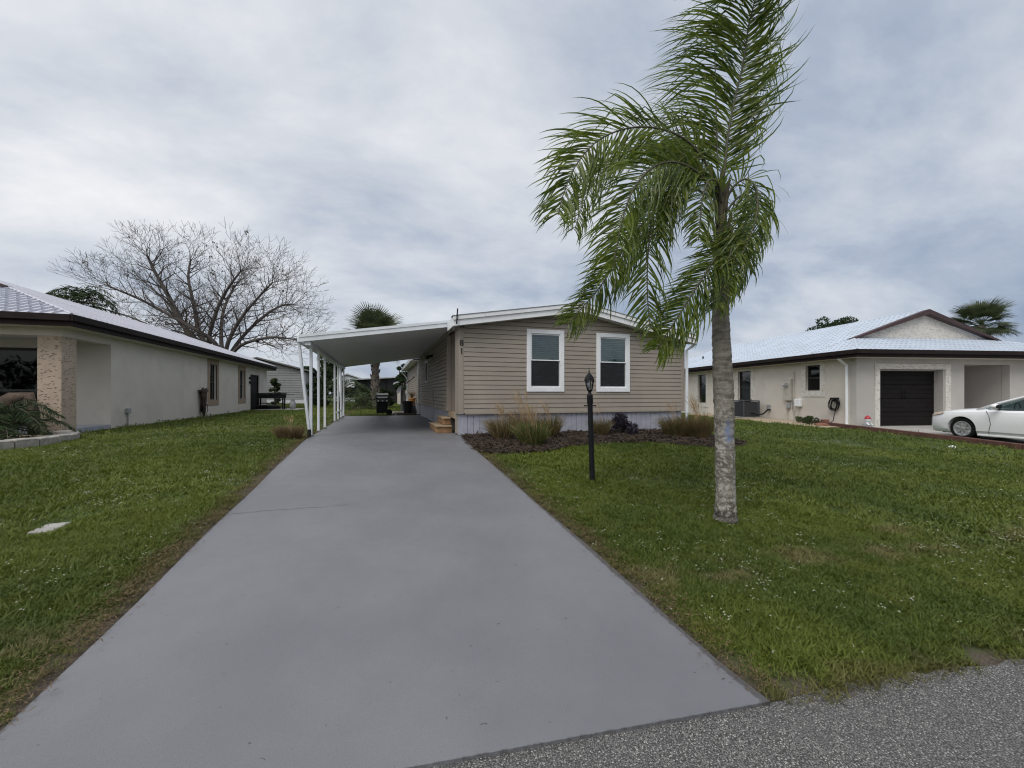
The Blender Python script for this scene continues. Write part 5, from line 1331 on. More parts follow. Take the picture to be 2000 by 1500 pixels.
# white house seen between the carport posts
a = along(655, 742, 55.0); b = along(700, 742, 55.0)
far_house('mobile_home', 'white house with grey band seen between the carport posts', a.x, b.x + 0.5, a.y, a.y + 10, FLAT, 2.9, (a.x + b.x) / 2, 3.6, M['white'], M['roofgrey'], 0.3, 0.0, [(a.x + 0.6, b.x - 0.3, 0.45, 2.0)])
# dark screened porch
a = along(738, 740, 42.0); b = along(785, 736, 42.0)
sp2 = thing('screened_porch', 'dark screened porch with thin pale roof edge beyond the fan palm', 'porch', (a.x, a.y, FLAT))
MB().hexa([(a.x - 2.2, a.y, FLAT), (b.x + 0.5, a.y, FLAT), (b.x + 0.5, a.y + 5, FLAT), (a.x - 2.2, a.y + 5, FLAT), (a.x - 2.2, a.y, FLAT + 2.35), (b.x + 0.5, a.y, FLAT + 2.75), (b.x + 0.5, a.y + 5, FLAT + 2.75), (a.x - 2.2, a.y + 5, FLAT + 2.35)]).build('screen_wall', M['darkroom'], sp2)
MB().hexa([(a.x - 2.6, a.y - 0.5, FLAT + 2.40), (b.x + 0.9, a.y - 0.5, FLAT + 2.80), (b.x + 0.9, a.y + 5, FLAT + 2.80), (a.x - 2.6, a.y + 5, FLAT + 2.40), (a.x - 2.6, a.y - 0.5, FLAT + 2.52), (b.x + 0.9, a.y - 0.5, FLAT + 2.92), (b.x + 0.9, a.y + 5, FLAT + 2.92), (a.x - 2.6, a.y + 5, FLAT + 2.52)]).build('roof', M['roofgrey'], sp2)
for i in range(6):
    x = a.x - 2.2 + (b.x + 2.7 - a.x) * i / 5
    MB().box(x - 0.04, x + 0.04, a.y - 0.06, a.y - 0.005, FLAT, FLAT + 2.42).build('porch_post', M['fascia'], sp2)
# cream outbuilding behind the rear corner
a = along(777, 765, 39.0); b = along(802, 765, 39.0)
far_house('garden_shed', 'cream lap-sided shed glimpsed beside the rear corner of the taupe house', a.x, b.x + 1.5, a.y, a.y + 4, FLAT, 2.0, (a.x + b.x) / 2 + 0.8, 2.5, M['stucco'], M['roofgrey'], 0.28, 0.0)

# ================================================================== THE WIND-BLOWN PALM
CAMF = Vector((SN, CS, 0)); CAMR = Vector((CS, -SN, 0)); UPV = Vector((0, 0, 1))
def blade_strip(mb, pts, w, wdir):
    """flat tapering leaflet along pts"""
    n = len(pts); vs_ = []; b = len(mb.v)
    for i, p in enumerate(pts):
        t = i / (n - 1)
        ww = w * min(1.0, 0.45 + 2.2 * t) * (1 - t ** 2.6) + 0.0008
        d = wdir[i] * (ww / 2)
        vs_ += [tuple(p - d), tuple(p + d)]
    mb.v += vs_
    for i in range(n - 1):
        mb.f.append((b + 2 * i, b + 2 * i + 1, b + 2 * i + 3, b + 2 * i + 2))
def make_frond(root, P, Lmax, nl, nrm, wind, grav, wl=1.0, wr=1.0, start=0.14, width=0.024, seed=0, fold=0.75, name='frond', mat='palm'):
    rg = random.Random(seed)
    path = cr_path(P, 14); n = len(path)
    cum = [0.0]
    for a, b in zip(path[:-1], path[1:]): cum.append(cum[-1] + (b - a).length)
    tot = cum[-1]
    def at_s(s):
        s = min(max(s, 0), tot - 1e-5)
        i = int(np.searchsorted(cum, s, side='right')) - 1; i = min(max(i, 0), n - 2)
        f = (s - cum[i]) / max(1e-9, cum[i + 1] - cum[i])
        return path[i].lerp(path[i + 1], f), (path[i + 1] - path[i]).normalized()
    lf = MB()
    for k in range(nl):
        t = start + (1 - start) * (k + rg.random() * 0.7) / nl
        p, T = at_s(t * tot)
        Lb = Lmax * (math.sin(math.pi * (0.16 + 0.74 * t)) ** 0.7)
        for s, wgt in ((-1, wl), (1, wr)):
            if wgt <= 0 or rg.random() < 0.06: continue
            S = T.cross(nrm); S.normalize(); S *= s
            L = Lb * wgt * rg.uniform(0.72, 1.12)
            d = (T * fold * rg.uniform(0.6, 1.3) + S * rg.uniform(0.8, 1.1) + nrm * rg.uniform(-0.35, 0.45)).normalized()
            m = 7; st_ = L / m; q = p.copy(); pts = [q.copy()]; wd = []
            stiff = rg.uniform(0.6, 1.5)
            kink = rg.randint(3, 5) if rg.random() < 0.34 else 99
            for i in range(m):
                f = (i + 1) / m
                d = (d + (wind * 0.20 + Vector((0, 0, -1)) * (grav if not isinstance(grav, tuple) else grav[0 if s < 0 else 1]) * 0.20) * f * stiff + Vector((rg.uniform(-1, 1), rg.uniform(-1, 1), rg.uniform(-1, 1))) * 0.045).normalized()
                if i == kink: d = (d + Vector((0, 0, -1)) * 1.1 + wind * 0.4).normalized()
                q = q + d * st_; pts.append(q.copy())
            ax_ = (nrm + Vector((rg.uniform(-.8, .8), rg.uniform(-.8, .8), rg.uniform(-.8, .8)))).normalized()
            for i in range(m + 1):
                dd = (pts[min(i + 1, m)] - pts[max(i - 1, 0)]).normalized()
                w_ = dd.cross(ax_)
                wd.append(w_.normalized() if w_.length > 1e-4 else Vector((1, 0, 0)))
            blade_strip(lf, pts, width * rg.uniform(0.75, 1.2), wd)
    fr = lf.build(name, M[mat], root, fix=False)
    rp = path[::2]
    if rp[-1] != path[-1]: rp.append(path[-1])
    MB().tube(rp, [0.013 * (1 - 0.85 * i / (len(rp) - 1)) + 0.002 for i in range(len(rp))], 6).build('stalk', M['rachis'], fr, smooth=True)
    return fr
pb = on_ground(1417, 1017)
DZ = (pb.x * SN + pb.y * CS)             # distance of the palm ahead of the standpoint
palm = thing('palm_tree', 'tall wind-blown palm with grey ringed trunk standing in the front lawn', 'tree', pb)
def pp(px, py, dz=0.0): return along(px, py, DZ + dz)
tr = [(1418, 1032, .150), (1417, 1018, .132), (1417, 1000, .114), (1417, 960, .104), (1416, 900, .102), (1415, 850, .101), (1414, 790, .106), (1412, 740, .104), (1410, 690, .098), (1408, 640, .092), (1408, 600, .086), (1409, 560, .080), (1409, 530, .076)]
pts, rad = [], []
path = cr_path([pp(a, b) for a, b, _ in tr], 8); rads = cr_path([Vector((r, 0, 0)) for _, _, r in tr], 8)
for i, (p, r) in enumerate(zip(path, rads)):
    j = 1 + (0.028 if i % 2 else -0.012) + rr.uniform(-0.012, 0.012)
    pts.append(p + Vector((rr.uniform(-.004, .004), rr.uniform(-.004, .004), 0))); rad.append(r.x * j)
MB().tube(pts, rad, 20).build('trunk', M['palm_trunk'], palm, smooth=True)
MB().tube([pp(1409, 580), pp(1409, 540), pp(1409, 500), pp(1409, 450), pp(1409, 400), pp(1410, 360), pp(1412, 330)], [.080, .082, .074, .062, .050, .038, .022], 14).build('crown_shaft', M['sheath'], palm, smooth=True)
# old leaf bases clasping the top of the trunk
for i in range(14):
    a = i * 2.4; y = 560 - i * 12; r = 0.070 - i * 0.003
    o = (CAMR * math.cos(a) - CAMF * math.sin(a)); q = pp(1409, y)
    MB().tube([q + o * r * 0.6, q + o * (r + 0.02) + UPV * 0.10, q + o * (r + 0.05) + UPV * 0.26, q + o * (r + 0.09) + UPV * 0.38], [0.030, 0.024, 0.014, 0.005], 6).build('leaf_base', M['sheath'], palm, smooth=True)
WIND = (-CAMR * 1.0 + CAMF * 0.15 - UPV * 0.15).normalized()
FACE = (-CAMF * 0.95 + UPV * 0.15).normalized()
LFT = (-CAMF * 0.8 + UPV * 0.6).normalized()
# name of each row: path on the sight lines with depth offsets, leaflet length, count, facing, wind, gravity
FR = [
    # the upright spear frond leaning out of the top of the view
    ([(1410, 380, 0), (1416, 320, .02), (1424, 250, .04), (1436, 190, .05), (1448, 140, .05), (1457, 90, .02), (1462, 50, -.02), (1472, 10, -.08), (1482, -28, -.15), (1476, -55, -.25)], .78, 150, FACE, WIND * 0.75, .35, 1.15, .80, .10),
    # high left arch
    ([(1408, 395, 0), (1385, 330, -.02), (1345, 278, -.06), (1290, 252, -.12), (1230, 250, -.20), (1172, 272, -.30), (1128, 318, -.42), (1102, 375, -.50), (1090, 420, -.55)], .62, 150, FACE, WIND * 0.35, .95, .95, .95, .16),
    ([(1406, 400, 0), (1378, 345, .15), (1330, 300, .32), (1275, 284, .45), (1220, 300, .55), (1168, 345, .60), (1138, 400, .60), (1122, 450, .6)], .58, 130, LFT, WIND * 0.40, 1.0, .9, 1.0, .16),
    # middle left, hanging
    ([(1405, 405, 0), (1370, 345, -.20), (1325, 318, -.40), (1278, 325, -.55), (1240, 365, -.65), (1218, 420, -.70), (1205, 480, -.72), (1198, 530, -.7)], .60, 140, FACE, WIND * 0.40, 1.1, .95, .9, .16),
    ([(1405, 410, 0), (1365, 372, .10), (1318, 378, .15), (1275, 415, .15), (1236, 460, .10), (1204, 510, .05), (1172, 560, .0), (1138, 600, -.05), (1110, 632, -.1)], .52, 150, FACE, WIND * 0.45, .75, 1.0, .85, .22),
    # centre drooping with a thin bare tip
    ([(1406, 400, 0), (1372, 330, -.1), (1335, 320, -.22), (1300, 350, -.32), (1278, 405, -.38), (1268, 470, -.40), (1264, 540, -.40), (1266, 600, -.40), (1270, 640, -.4)], .50, 120, FACE, WIND * 0.25, 1.0, .95, .95, .18),
    ([(1407, 395, 0), (1388, 345, -.1), (1352, 335, -.25), (1322, 365, -.35), (1306, 410, -.40), (1298, 460, -.42)], .42, 80, FACE, WIND * 0.35, 1.1, .9, .8, .25),
    # right side: bent over the trunk and hanging
    ([(1411, 410, 0), (1430, 368, -.05), (1454, 350, -.10), (1472, 360, -.16), (1480, 392, -.22), (1474, 435, -.28), (1458, 478, -.30), (1442, 515, -.3)], .46, 120, FACE, WIND * 0.55 - UPV * 0.2, .85, .85, 1.0, .18),
    ([(1411, 430, 0), (1432, 395, .15), (1456, 380, .25), (1474, 400, .30), (1484, 440, .32), (1480, 478, .32), (1466, 510, .3)], .40, 100, FACE, WIND * 0.45 - UPV * 0.2, .95, .8, .9, .2),
    # low left frond crossing the trunk towards the gable
    ([(1428, 440, -.12), (1416, 470, -.20), (1398, 502, -.26), (1374, 540, -.30), (1348, 580, -.32), (1322, 622, -.32), (1300, 655, -.32), (1284, 682, -.3)], .50, 150, FACE, WIND * 0.45, .55, 1.0, .8, .03),
    # short dark fronds wrapped round the crown
    ([(1412, 470, -.05), (1425, 445, -.16), (1432, 470, -.25), (1420, 520, -.30), (1408, 570, -.3), (1400, 602, -.3)], .34, 80, FACE, WIND * 0.5, .8, 1.0, .8, .1),
    ([(1410, 400, -.03), (1402, 360, -.12), (1385, 352, -.22), (1372, 385, -.30), (1368, 430, -.32), (1364, 470, -.32)], .36, 80, FACE, WIND * 0.3, 1.0, .9, .9, .1),
    ([(1410, 450, .05), (1436, 430, .12), (1454, 452, .18), (1452, 500, .22), (1436, 545, .22), (1420, 572, .2)], .36, 80, FACE, WIND * 0.5, .9, .9, .9, .15),
]
for i, (P, L, n_, nr, wi, gv, wl, wr, st_) in enumerate(FR):
    make_frond(palm, [pp(*q) for q in P], L * (1.12 if i else 1.3), int(n_ * (1.75 if i == 0 else 0.92 if i not in (7, 8) else 0.6)), nr, wi * 2.0, (gv * 0.95 if i else (1.15, 0.1)), wl, wr, st_, 0.0205 if i < 3 else 0.018, seed=40 + i, fold=0.95 if i in (1, 2, 3, 4, 5, 6, 9) else 0.7)
# the unopened spear leaf: a thin straight needle
MB().tube([pp(1402, 330), pp(1398, 180), pp(1396, 100), pp(1402, 0), pp(1404, -60)], [0.010, 0.008, 0.005, 0.003, 0.002], 5).build('spear_leaf', M['rachis'], palm)

# ================================================================== FAN PALMS
def fan_mesh(seed, R0=1.0, pet=1.0):
    rg = random.Random(seed); mb = MB(); n = 34
    for k in range(n):
        a = R(-125 + 250 * k / (n - 1)); L = R0 * (0.72 + 0.28 * math.cos(a * 0.7)) * rg.uniform(0.9, 1.08)
        d = Vector((math.cos(a), math.sin(a), 0.12)); pts = []; wd = []
        q = Vector((pet, 0, 0)); m = 5
        for i in range(m + 1):
            t = i / m
            pts.append(q.copy())
            d2 = (d + Vector((0, 0, -1.0)) * (t ** 1.5) * rg.uniform(0.5, 1.1)).normalized()
            q = q + d2 * (L / m)
            wd.append(Vector((-math.sin(a), math.cos(a), rg.uniform(-.3, .3))).normalized())
        blade_strip(mb, pts, 0.065 * R0, wd)
    mb.tube([(0, 0, 0), (pet * 0.5, 0, 0.05), (pet + 0.1, 0, 0)], [0.03, 0.022, 0.015], 5)
    me = bpy.data.meshes.new('fan_leaf'); me.from_pydata(mb.v, [], mb.f); me.materials.append(M['sabal'])
    return me
FANS = [fan_mesh(s) for s in range(5)]
def fan_palm(name, label, base, crown_z, trunk_r, scale, n=30, seed=0, boots=True):
    rg = random.Random(seed)
    t = thing(name, label, 'tree', base)
    m = MB(); h = crown_z - base.z; K = 24
    m.tube([base + Vector((0.03 * math.sin(i), 0, h * i / K)) for i in range(K + 1)], [trunk_r * (1 + (0.10 if i % 2 else -0.05)) for i in range(K + 1)], 14)
    m.build('trunk', M['boot'], t, smooth=40)
    if boots:
        for i in range(46):
            a = i * 2.39996; z = base.z + h * (0.12 + 0.86 * i / 46); o = Vector((math.cos(a), math.sin(a), 0)); q = Vector((base.x, base.y, z))
            MB().tube([q + o * trunk_r * 0.8, q + o * (trunk_r + 0.05) + UPV * 0.12, q + o * (trunk_r + 0.10) + UPV * 0.28], [0.10, 0.07, 0.03], 5).build('leaf_boot', M['boot'], t)
    for i in range(n):
        f = (i + 0.5) / n
        az = i * 2.39996 + rg.uniform(-.2, .2); el = R(80 - 125 * f ** 0.9 + rg.uniform(-8, 8))
        o = bpy.data.objects.new('fan_leaf', FANS[i % 5]); COL.objects.link(o); o.parent = t
        o.location = Vector((base.x, base.y, crown_z + rg.uniform(-.15, .15))) - Vector(base)
        o.rotation_euler = Euler((rg.uniform(-.5, .5), -el, az), 'XYZ')
        s = scale * rg.uniform(0.85, 1.1); o.scale = (s, s, s)
    return t
b = on_ground(733, 798); b = Vector((b.x, b.y, hz(b.x, b.y)))
zc = along(718, 662, (b.x * SN + b.y * CS)).z
fan_palm('fan_palm', 'fan palm with rough booted trunk rising behind the carport roof', b, zc, 0.22, 1.28, 38, 2)
q = along(1916, 636, 27.0)
fan_palm('fan_palm', 'fan palm whose round crown shows above the right white metal roof', Vector((q.x, q.y, 0.3)), q.z, 0.2, 1.0, 38, 3, boots=False)

# ================================================================== FEATHER PALMS (small ones)
def feather_palm(name, label, base, h, R0, n, seed, mat='bush2', trunk_r=0.10, width=0.03, nl=38, up=70):
    rg = random.Random(seed)
    t = thing(name, label, 'palm plant' if h < 1.5 else 'tree', base)
    if h > 0.05: MB().tube([base - Vector((0, 0, .05)), base + Vector((0, 0, h * 0.5)), base + Vector((0, 0, h))], [trunk_r * 1.2, trunk_r, trunk_r * 0.9], 10).build('trunk', M['boot'], t)
    for i in range(n):
        az = i * 2.39996 + rg.uniform(-.2, .2); el = R(up - (up + 25) * (i + 0.5) / n); o = Vector((math.cos(az), math.sin(az), 0)); c = base + Vector((0, 0, h))
        L = R0 * rg.uniform(0.85, 1.1)
        P = [c, c + o * L * 0.35 * math.cos(el) + UPV * L * 0.42 * math.sin(el), c + o * L * 0.72 * math.cos(el * 0.8) + UPV * L * (0.62 * math.sin(el) - 0.08), c + o * L * math.cos(el * 0.5) + UPV * L * (0.62 * math.sin(el) - 0.36)]
        S = UPV.copy()
        make_frond(t, P, R0 * 0.26, nl, S, Vector((0, 0, 0)), 0.7, 1, 1, 0.15, width, seed * 100 + i, 0.7, mat=mat)
    return t
feather_palm('pygmy_palm', 'dark small palm spreading over the planter by the left pillar', Vector((-7.38, 11.05, pc.z + 0.05)), 0.30, 1.02, 28, 5, 'bush', 0.09, 0.015, 54)
b = on_ground(712, 800); feather_palm('pygmy_palm', 'bushy low palm at the foot of the booted fan palm', Vector((b.x, b.y, FLAT)), 0.25, 1.75, 22, 6, 'bush2', 0.12, 0.03, 34)
b = along(668, 795, 33.0); feather_palm('date_palm', 'arching date palm behind the carport posts', Vector((b.x, b.y, FLAT)), 1.1, 2.4, 20, 7, 'bush2', 0.2, 0.05, 34)
b = along(160, 700, 33.0); q = along(165, 595, 33.0); feather_palm('feather_palm', 'dark shaggy palm top showing above the left white roof', Vector((b.x, b.y, FLAT)), q.z - FLAT, 2.6, 26, 8, 'bush', 0.18, 0.07, 34, 80)
b = along(118, 700, 31.0); q = along(120, 592, 31.0); feather_palm('feather_palm', 'small dark palm tip peeking over the left roof near its hip', Vector((b.x, b.y, FLAT)), q.z - FLAT, 1.3, 16, 9, 'bush', 0.12, 0.05, 26, 70)

# ================================================================== BROADLEAF SHRUBS AND TREES
def leaf_cloud(centers, n, size, seed, flat=0.0):
    rg = np.random.default_rng(seed); V = []; F = []
    ws = np.array([c[1][0] * c[1][1] * c[1][2] for c in centers]) ** 0.67; ws = ws / ws.sum()
    cnt = rg.multinomial(n, ws)
    for (c, r), m in zip(centers, cnt):
        d = rg.normal(size=(m, 3)); d /= np.linalg.norm(d, axis=1)[:, None]
        rad_ = rg.uniform(0.45, 1.05, (m, 1)) ** 0.6
        p = np.array(c) + d * rad_ * np.array(r)
        t = rg.normal(size=(m, 3)) + d * 0.8; t /= np.linalg.norm(t, axis=1)[:, None]
        u = np.cross(t, rg.normal(size=(m, 3))); u /= np.linalg.norm(u, axis=1)[:, None]
        L = size * rg.uniform(0.6, 1.3, (m, 1)); w = L * 0.42
        a = p - t * L * 0.5; e = p + t * L * 0.5; b1 = p + u * w * 0.5 - t * L * 0.05; b2 = p - u * w * 0.5 - t * L * 0.05
        base = len(V)
        V += np.stack([a, b1, e, b2], 1).reshape(-1, 3).tolist()
        F += [(base + 4 * i, base + 4 * i + 1, base + 4 * i + 2, base + 4 * i + 3) for i in range(m)]
    return V, F
def shrub(name, label, cat, base, centers, n, size, mat, seed, stem_r=0.03, stems=5):
    t = thing(name, label, cat, base)
    V, F = leaf_cloud(centers, n, size, seed)
    mb = MB(); mb.v = [tuple(v) for v in V]; mb.f = F
    mb.build('crown', M[mat], t, fix=False)
    m = MB(); rg = random.Random(seed)
    for i in range(stems):
        c, r = centers[i % len(centers)]
        e = Vector(c) + Vector((rg.uniform(-.4, .4) * r[0], rg.uniform(-.4, .4) * r[1], 0.2 * r[2])); mid = (Vector(base) * 0.4 + e * 0.6) + Vector((rg.uniform(-.1, .1), rg.uniform(-.1, .1), 0)) * r[0]
        m.tube([Vector(base) - Vector((0, 0, .05)), mid, e], [stem_r, stem_r * 0.6, stem_r * 0.2], 6)
    m.build('trunk', M['twig'], t)
    return t
def clumps(base, rx, rz, n, seed, cr_=0.45, low=0.2):
    rg = random.Random(seed); out = []
    for i in range(n):
        a = rg.uniform(0, 6.28); q = rg.uniform(0, 1) ** 0.5; z = rg.uniform(low, 1.0)
        k = math.sqrt(max(0.05, 1 - ((z - 0.5) / 0.62) ** 2)) * q
        r = cr_ * rg.uniform(0.7, 1.25)
        out.append(((base[0] + rx * k * math.cos(a), base[1] + rx * k * math.sin(a), base[2] + rz * z), (r * rx, r * rx, r * rx * 0.8)))
    return out
def far_shrub(name, label, px0, px1, pyt, depth, seed, mat, n=3500, size=0.16, cat='shrub', low=0.15, stem=0.05):
    c = along((px0 + px1) / 2, 780, depth); top = along((px0 + px1) / 2, pyt, depth).z
    base = Vector((c.x, c.y, hz(c.x, c.y))); rx = (px1 - px0) / 2 / 790 * depth
    return shrub(name, label, cat, base, clumps(base, rx * 0.85, (top - base.z) * 0.93, 22, seed, 0.34, low), n, size, mat, seed, stem)
far_shrub('leafy_shrub', 'upright green shrub beside the dark side door of the left house', 525, 549, 738, 31.5, 21, 'bush2', 2200, 0.16)
far_shrub('citrus_bush', 'round dark green bush behind the front carport posts', 600, 645, 735, 29.0, 22, 'bush', 5000, 0.15)
far_shrub('leafy_tree', 'leafy green tree rising behind the carport posts', 596, 668, 695, 46.0, 23, 'bush', 6500, 0.28, 'tree', 0.3, 0.16)
far_shrub('leafy_shrub', 'rounded green shrub right of the booted fan palm', 738, 778, 757, 30.0, 24, 'bush2', 4200, 0.14)
far_shrub('leafy_tree', 'dark leafy tree hanging beside the rear gutter of the taupe house', 770, 806, 706, 37.0, 25, 'bush', 5200, 0.22, 'tree', 0.4, 0.12)
far_shrub('leafy_tree', 'dark round treetop above the ridge of the right metal roof', 1583, 1692, 613, 44.0, 26, 'bush', 6500, 0.32, 'tree', 0.45, 0.25)
far_shrub('leafy_shrub', 'dark low hedge bush left of the booted fan palm', 696, 724, 752, 38.0, 27, 'bush', 2600, 0.2)
far_shrub('leafy_tree', 'pale green distant tree seen past the rear carport posts', 640, 676, 722, 62.0, 28, 'bush2', 3000, 0.34, 'tree', 0.3, 0.15)
# distant wood closing the view between the houses, plus an unseen added row
V, F = [], []
rgw = random.Random(5)
cs_ = []
for bx, by in [(x_, -46 + 5 * math.sin(x_)) for x_ in range(-90, 120, 3)]:  # row added behind the camera, out of view, to darken window reflections
    r = rgw.uniform(2.2, 3.6); cs_.append(((bx, by, 2.4 + rgw.uniform(0, 2.4)), (r, r, 3.0)))
for px in range(-300, 2500, 22):
    dpt = rgw.uniform(85, 110); c = along(px, 769, dpt); r = rgw.uniform(1.8, 3.2)
    cs_.append(((c.x, c.y, FLAT + 1.2 + rgw.uniform(0, 1.4)), (r, r, 2.0)))
V, F = leaf_cloud(cs_, 60000, 0.75, 9)
mb = MB(); mb.v = [tuple(v) for v in V]; mb.f = F
tag(mb.build('distant_trees', M['bush'], fix=False), 'low dark line of trees far behind the houses, with an added unseen row across the street', kind='stuff')

# ================================================================== BARE SPREADING TREE
def bare_tree():
    rg = random.Random(12); dep = 31.5
    b0 = along(440, 780, dep); base = Vector((b0.x, b0.y, hz(b0.x, b0.y)))
    t = thing('bare_tree', 'wide leafless spreading tree behind the left house', 'tree', base)
    fork = along(437, 712, dep)
    MB().tube([base - Vector((0, 0, .2)), base.lerp(fork, 0.5), fork], [0.45, 0.36, 0.36], 12).build('trunk', M['twig'], t, smooth=True)
    leaves = []
    def grow(mb, p, d, L, r, lvl, bias):
        r = max(r, 0.0095)
        n = 3 if lvl < 5 else 2; pts = [p.copy()]; rads_ = [r]
        for i in range(n):
            d = (d + Vector((rg.uniform(-1, 1), rg.uniform(-1, 1), rg.uniform(-.8, .8))) * 0.20 + bias * 0.10).normalized()
            p = p + d * (L / n); pts.append(p.copy()); rads_.append(max(0.008, r * (1 - 0.42 * (i + 1) / n)))
        mb.tube(pts, rads_, 7 if lvl < 2 else 5 if lvl < 4 else 3, cap=False)
        if lvl >= 6:
            if rg.random() < 0.006: leaves.append((p.copy(), d.copy()))
            return
        kids = 3 if (lvl >= 2 and rg.random() < 0.42) else 2
        base_az = rg.uniform(0, 6.28)
        o1 = d.orthogonal().normalized(); o2 = d.cross(o1)
        for k in range(kids):
            a = base_az + 6.283 * k / kids + rg.uniform(-.5, .5); sp = rg.uniform(0.38, 0.78)
            nd = (d + (o1 * math.cos(a) + o2 * math.sin(a)) * sp)
            nd.z *= 0.86; nd.normalize()
            grow(mb, p, nd, L * rg.uniform(0.66, 0.86), rads_[-1] * (0.80 if kids == 2 else 0.72), lvl + 1, (bias + Vector((0, 0, 0.35))).normalized())
        for i in range(1, n):                         # side shoots
            if lvl >= 1 and rg.random() < 0.65:
                a = rg.uniform(0, 6.28)
                nd = (d * 0.5 + (o1 * math.cos(a) + o2 * math.sin(a))).normalized(); nd.z = nd.z * 0.8 + 0.12
                grow(mb, pts[i], nd.normalized(), L * rg.uniform(0.42, 0.62), rads_[i] * 0.45, min(lvl + 2, 6), Vector((0, 0, 1)))
    # great limbs fanning from the low fork: sight points on each limb
    limbs = [([(437, 712), (418, 668), (360, 632), (285, 590), (215, 560)], -3.0, .24), ([(437, 712), (390, 668), (352, 632), (326, 590), (270, 540)], 2.0, .22), ([(437, 712), (372, 655), (330, 580), (302, 530), (288, 500)], -1.0, .30),
             ([(437, 712), (392, 655), (380, 600), (368, 545), (372, 510)], 1.5, .26), ([(437, 712), (408, 675), (422, 610), (446, 562), (470, 530)], -2.0, .24), ([(437, 712), (432, 660), (436, 610), (452, 570), (468, 548)], 3.0, .22),
             ([(437, 712), (446, 668), (472, 620), (510, 575), (532, 552)], -1.5, .22), ([(437, 712), (470, 662), (515, 618), (550, 597), (574, 594)], 1.5, .20), ([(437, 712), (470, 675), (520, 660), (552, 660), (582, 664)], -2.5, .19), ([(437, 712), (410, 690), (340, 660), (262, 622), (190, 600)], 3.5, .18)]
    for P, dz, r in limbs:
        pth = cr_path([along(a, b_, dep + dz * i / 4) for i, (a, b_) in enumerate(P)], 4); n = len(pth)
        mb = MB()
        rads_ = [r * 0.78 * (1 - 0.70 * i / (n - 1)) for i in range(n)]
        mb.tube(pth, rads_, 9, cap=False)
        for i in range(4, n):
            d = (pth[min(i + 1, n - 1)] - pth[i - 1]).normalized()
            o1 = d.orthogonal().normalized(); o2 = d.cross(o1)
            for k in range(2 if i < n - 1 else 4):
                a = rg.uniform(0, 6.28)
                nd = (d * (0.55 if i < n - 1 else 1.1) + (o1 * math.cos(a) + o2 * math.sin(a)) * 0.75); nd.z = nd.z * 0.75 + 0.12; nd.normalize()
                grow(mb, pth[i], nd, rg.uniform(0.88, 1.36), rads_[i] * 0.44, 3, Vector((0, 0, 0.6)))
        mb.build('limb', M['twig'], t, fix=False)
    mb = MB()
    for p, d in leaves:
        for k in range(rg.randint(3, 7)):
            q = p + Vector((rg.uniform(-.2, .2), rg.uniform(-.2, .2), rg.uniform(-.2, .2))); a = Vector((rg.uniform(-1, 1), rg.uniform(-1, 1), rg.uniform(-1, 1))).normalized() * 0.11; c = a.orthogonal().normalized() * 0.05
            mb.add([q - a, q + c, q + a, q - c], [(0, 1, 2, 3)])
    mb.build('last_leaves', M['deadleaf'], t, fix=False)
bare_tree()

# ================================================================== ORNAMENTAL GRASSES AND BED SHRUBS
def tuft(name, label, base, h, spread, n, mats, seed, plumes=0, wind=-0.12):
    rg = random.Random(seed); t = thing(name, label, 'ornamental grass', base)
    for mi, (mat, share) in enumerate(mats):
        mb = MB()
        for i in range(int(n * share * 2.2)):
            a = rg.uniform(0, 6.283); q = rg.uniform(0, 1) ** 0.6; L = 1.10 * h * rg.uniform(0.45, 1.1); r0 = spread * 0.50 * rg.random() ** 0.6
            o = Vector((math.cos(a), math.sin(a), 0)); p = Vector(base) + o * r0; d = (UPV + o * q * 0.42 + Vector((rg.uniform(-.2, .2), rg.uniform(-.2, .2), 0))).normalized(); pts = [p.copy()]; wd = []
            for k in range(6):
                d = (d + (o * 0.10 * q - UPV * 0.13 * q + CAMR * wind * 0.5) * (k / 3)).normalized(); p = p + d * L / 6; pts.append(p.copy())
            w_ = d.cross(Vector((rg.uniform(-1, 1), rg.uniform(-1, 1), 0.2))).normalized()
            blade_strip(mb, pts, 0.009, [w_] * 7)
        mb.build('blades', M[mat], t, fix=False)
    if plumes:
        mb = MB()
        for i in range(plumes):
            a = rg.uniform(0, 6.283); o = Vector((math.cos(a), math.sin(a), 0)); q = rg.uniform(0.1, 0.5); L = h * rg.uniform(1.35, 1.8)
            c = Vector(base); e = c + UPV * L + o * q * L * 0.45 + CAMR * wind * L
            mid = c + UPV * L * 0.6 + o * q * L * 0.2
            blade_strip(mb, cr_path([c, mid, e], 3), 0.006, [CAMR] * 7)
            for k in range(14):
                f = rg.uniform(0.72, 1.0); s = mid.lerp(e, (f - 0.6) / 0.4) + Vector((rg.uniform(-.012, .012), rg.uniform(-.012, .012), 0))
                dd = (e - mid).normalized() + Vector((rg.uniform(-.5, .5), rg.uniform(-.5, .5), 0))
                blade_strip(mb, [s, s + dd * 0.03, s + dd * 0.055], 0.006, [CAMR] * 3)
        mb.build('plumes', M['plume'], t, fix=False)
    return t
def gp3(px, py, dz=0.02):
    p = on_ground(px, py); return Vector((p.x, p.y, p.z + dz))
tuft('ornamental_grass', 'greenish tan grass tuft nearest the carport end of the mulch bed', gp3(980, 860), 0.52, 0.42, 420, [('reed', 0.5), ('reed_brown', 0.3), ('plume', 0.2)], 1, 14)
tuft('ornamental_grass', 'bright green grass tuft with straw plumes in the mulch bed below the left window', gp3(1040, 872), 0.52, 0.46, 620, [('reed_green', 0.6), ('reed', 0.3), ('plume', 0.1)], 2, 18)
tuft('ornamental_grass', 'straw-coloured grass tuft behind the bright green one below the left window', gp3(1022, 856), 0.72, 0.30, 240, [('reed_brown', 0.6), ('plume', 0.4)], 3, 14)
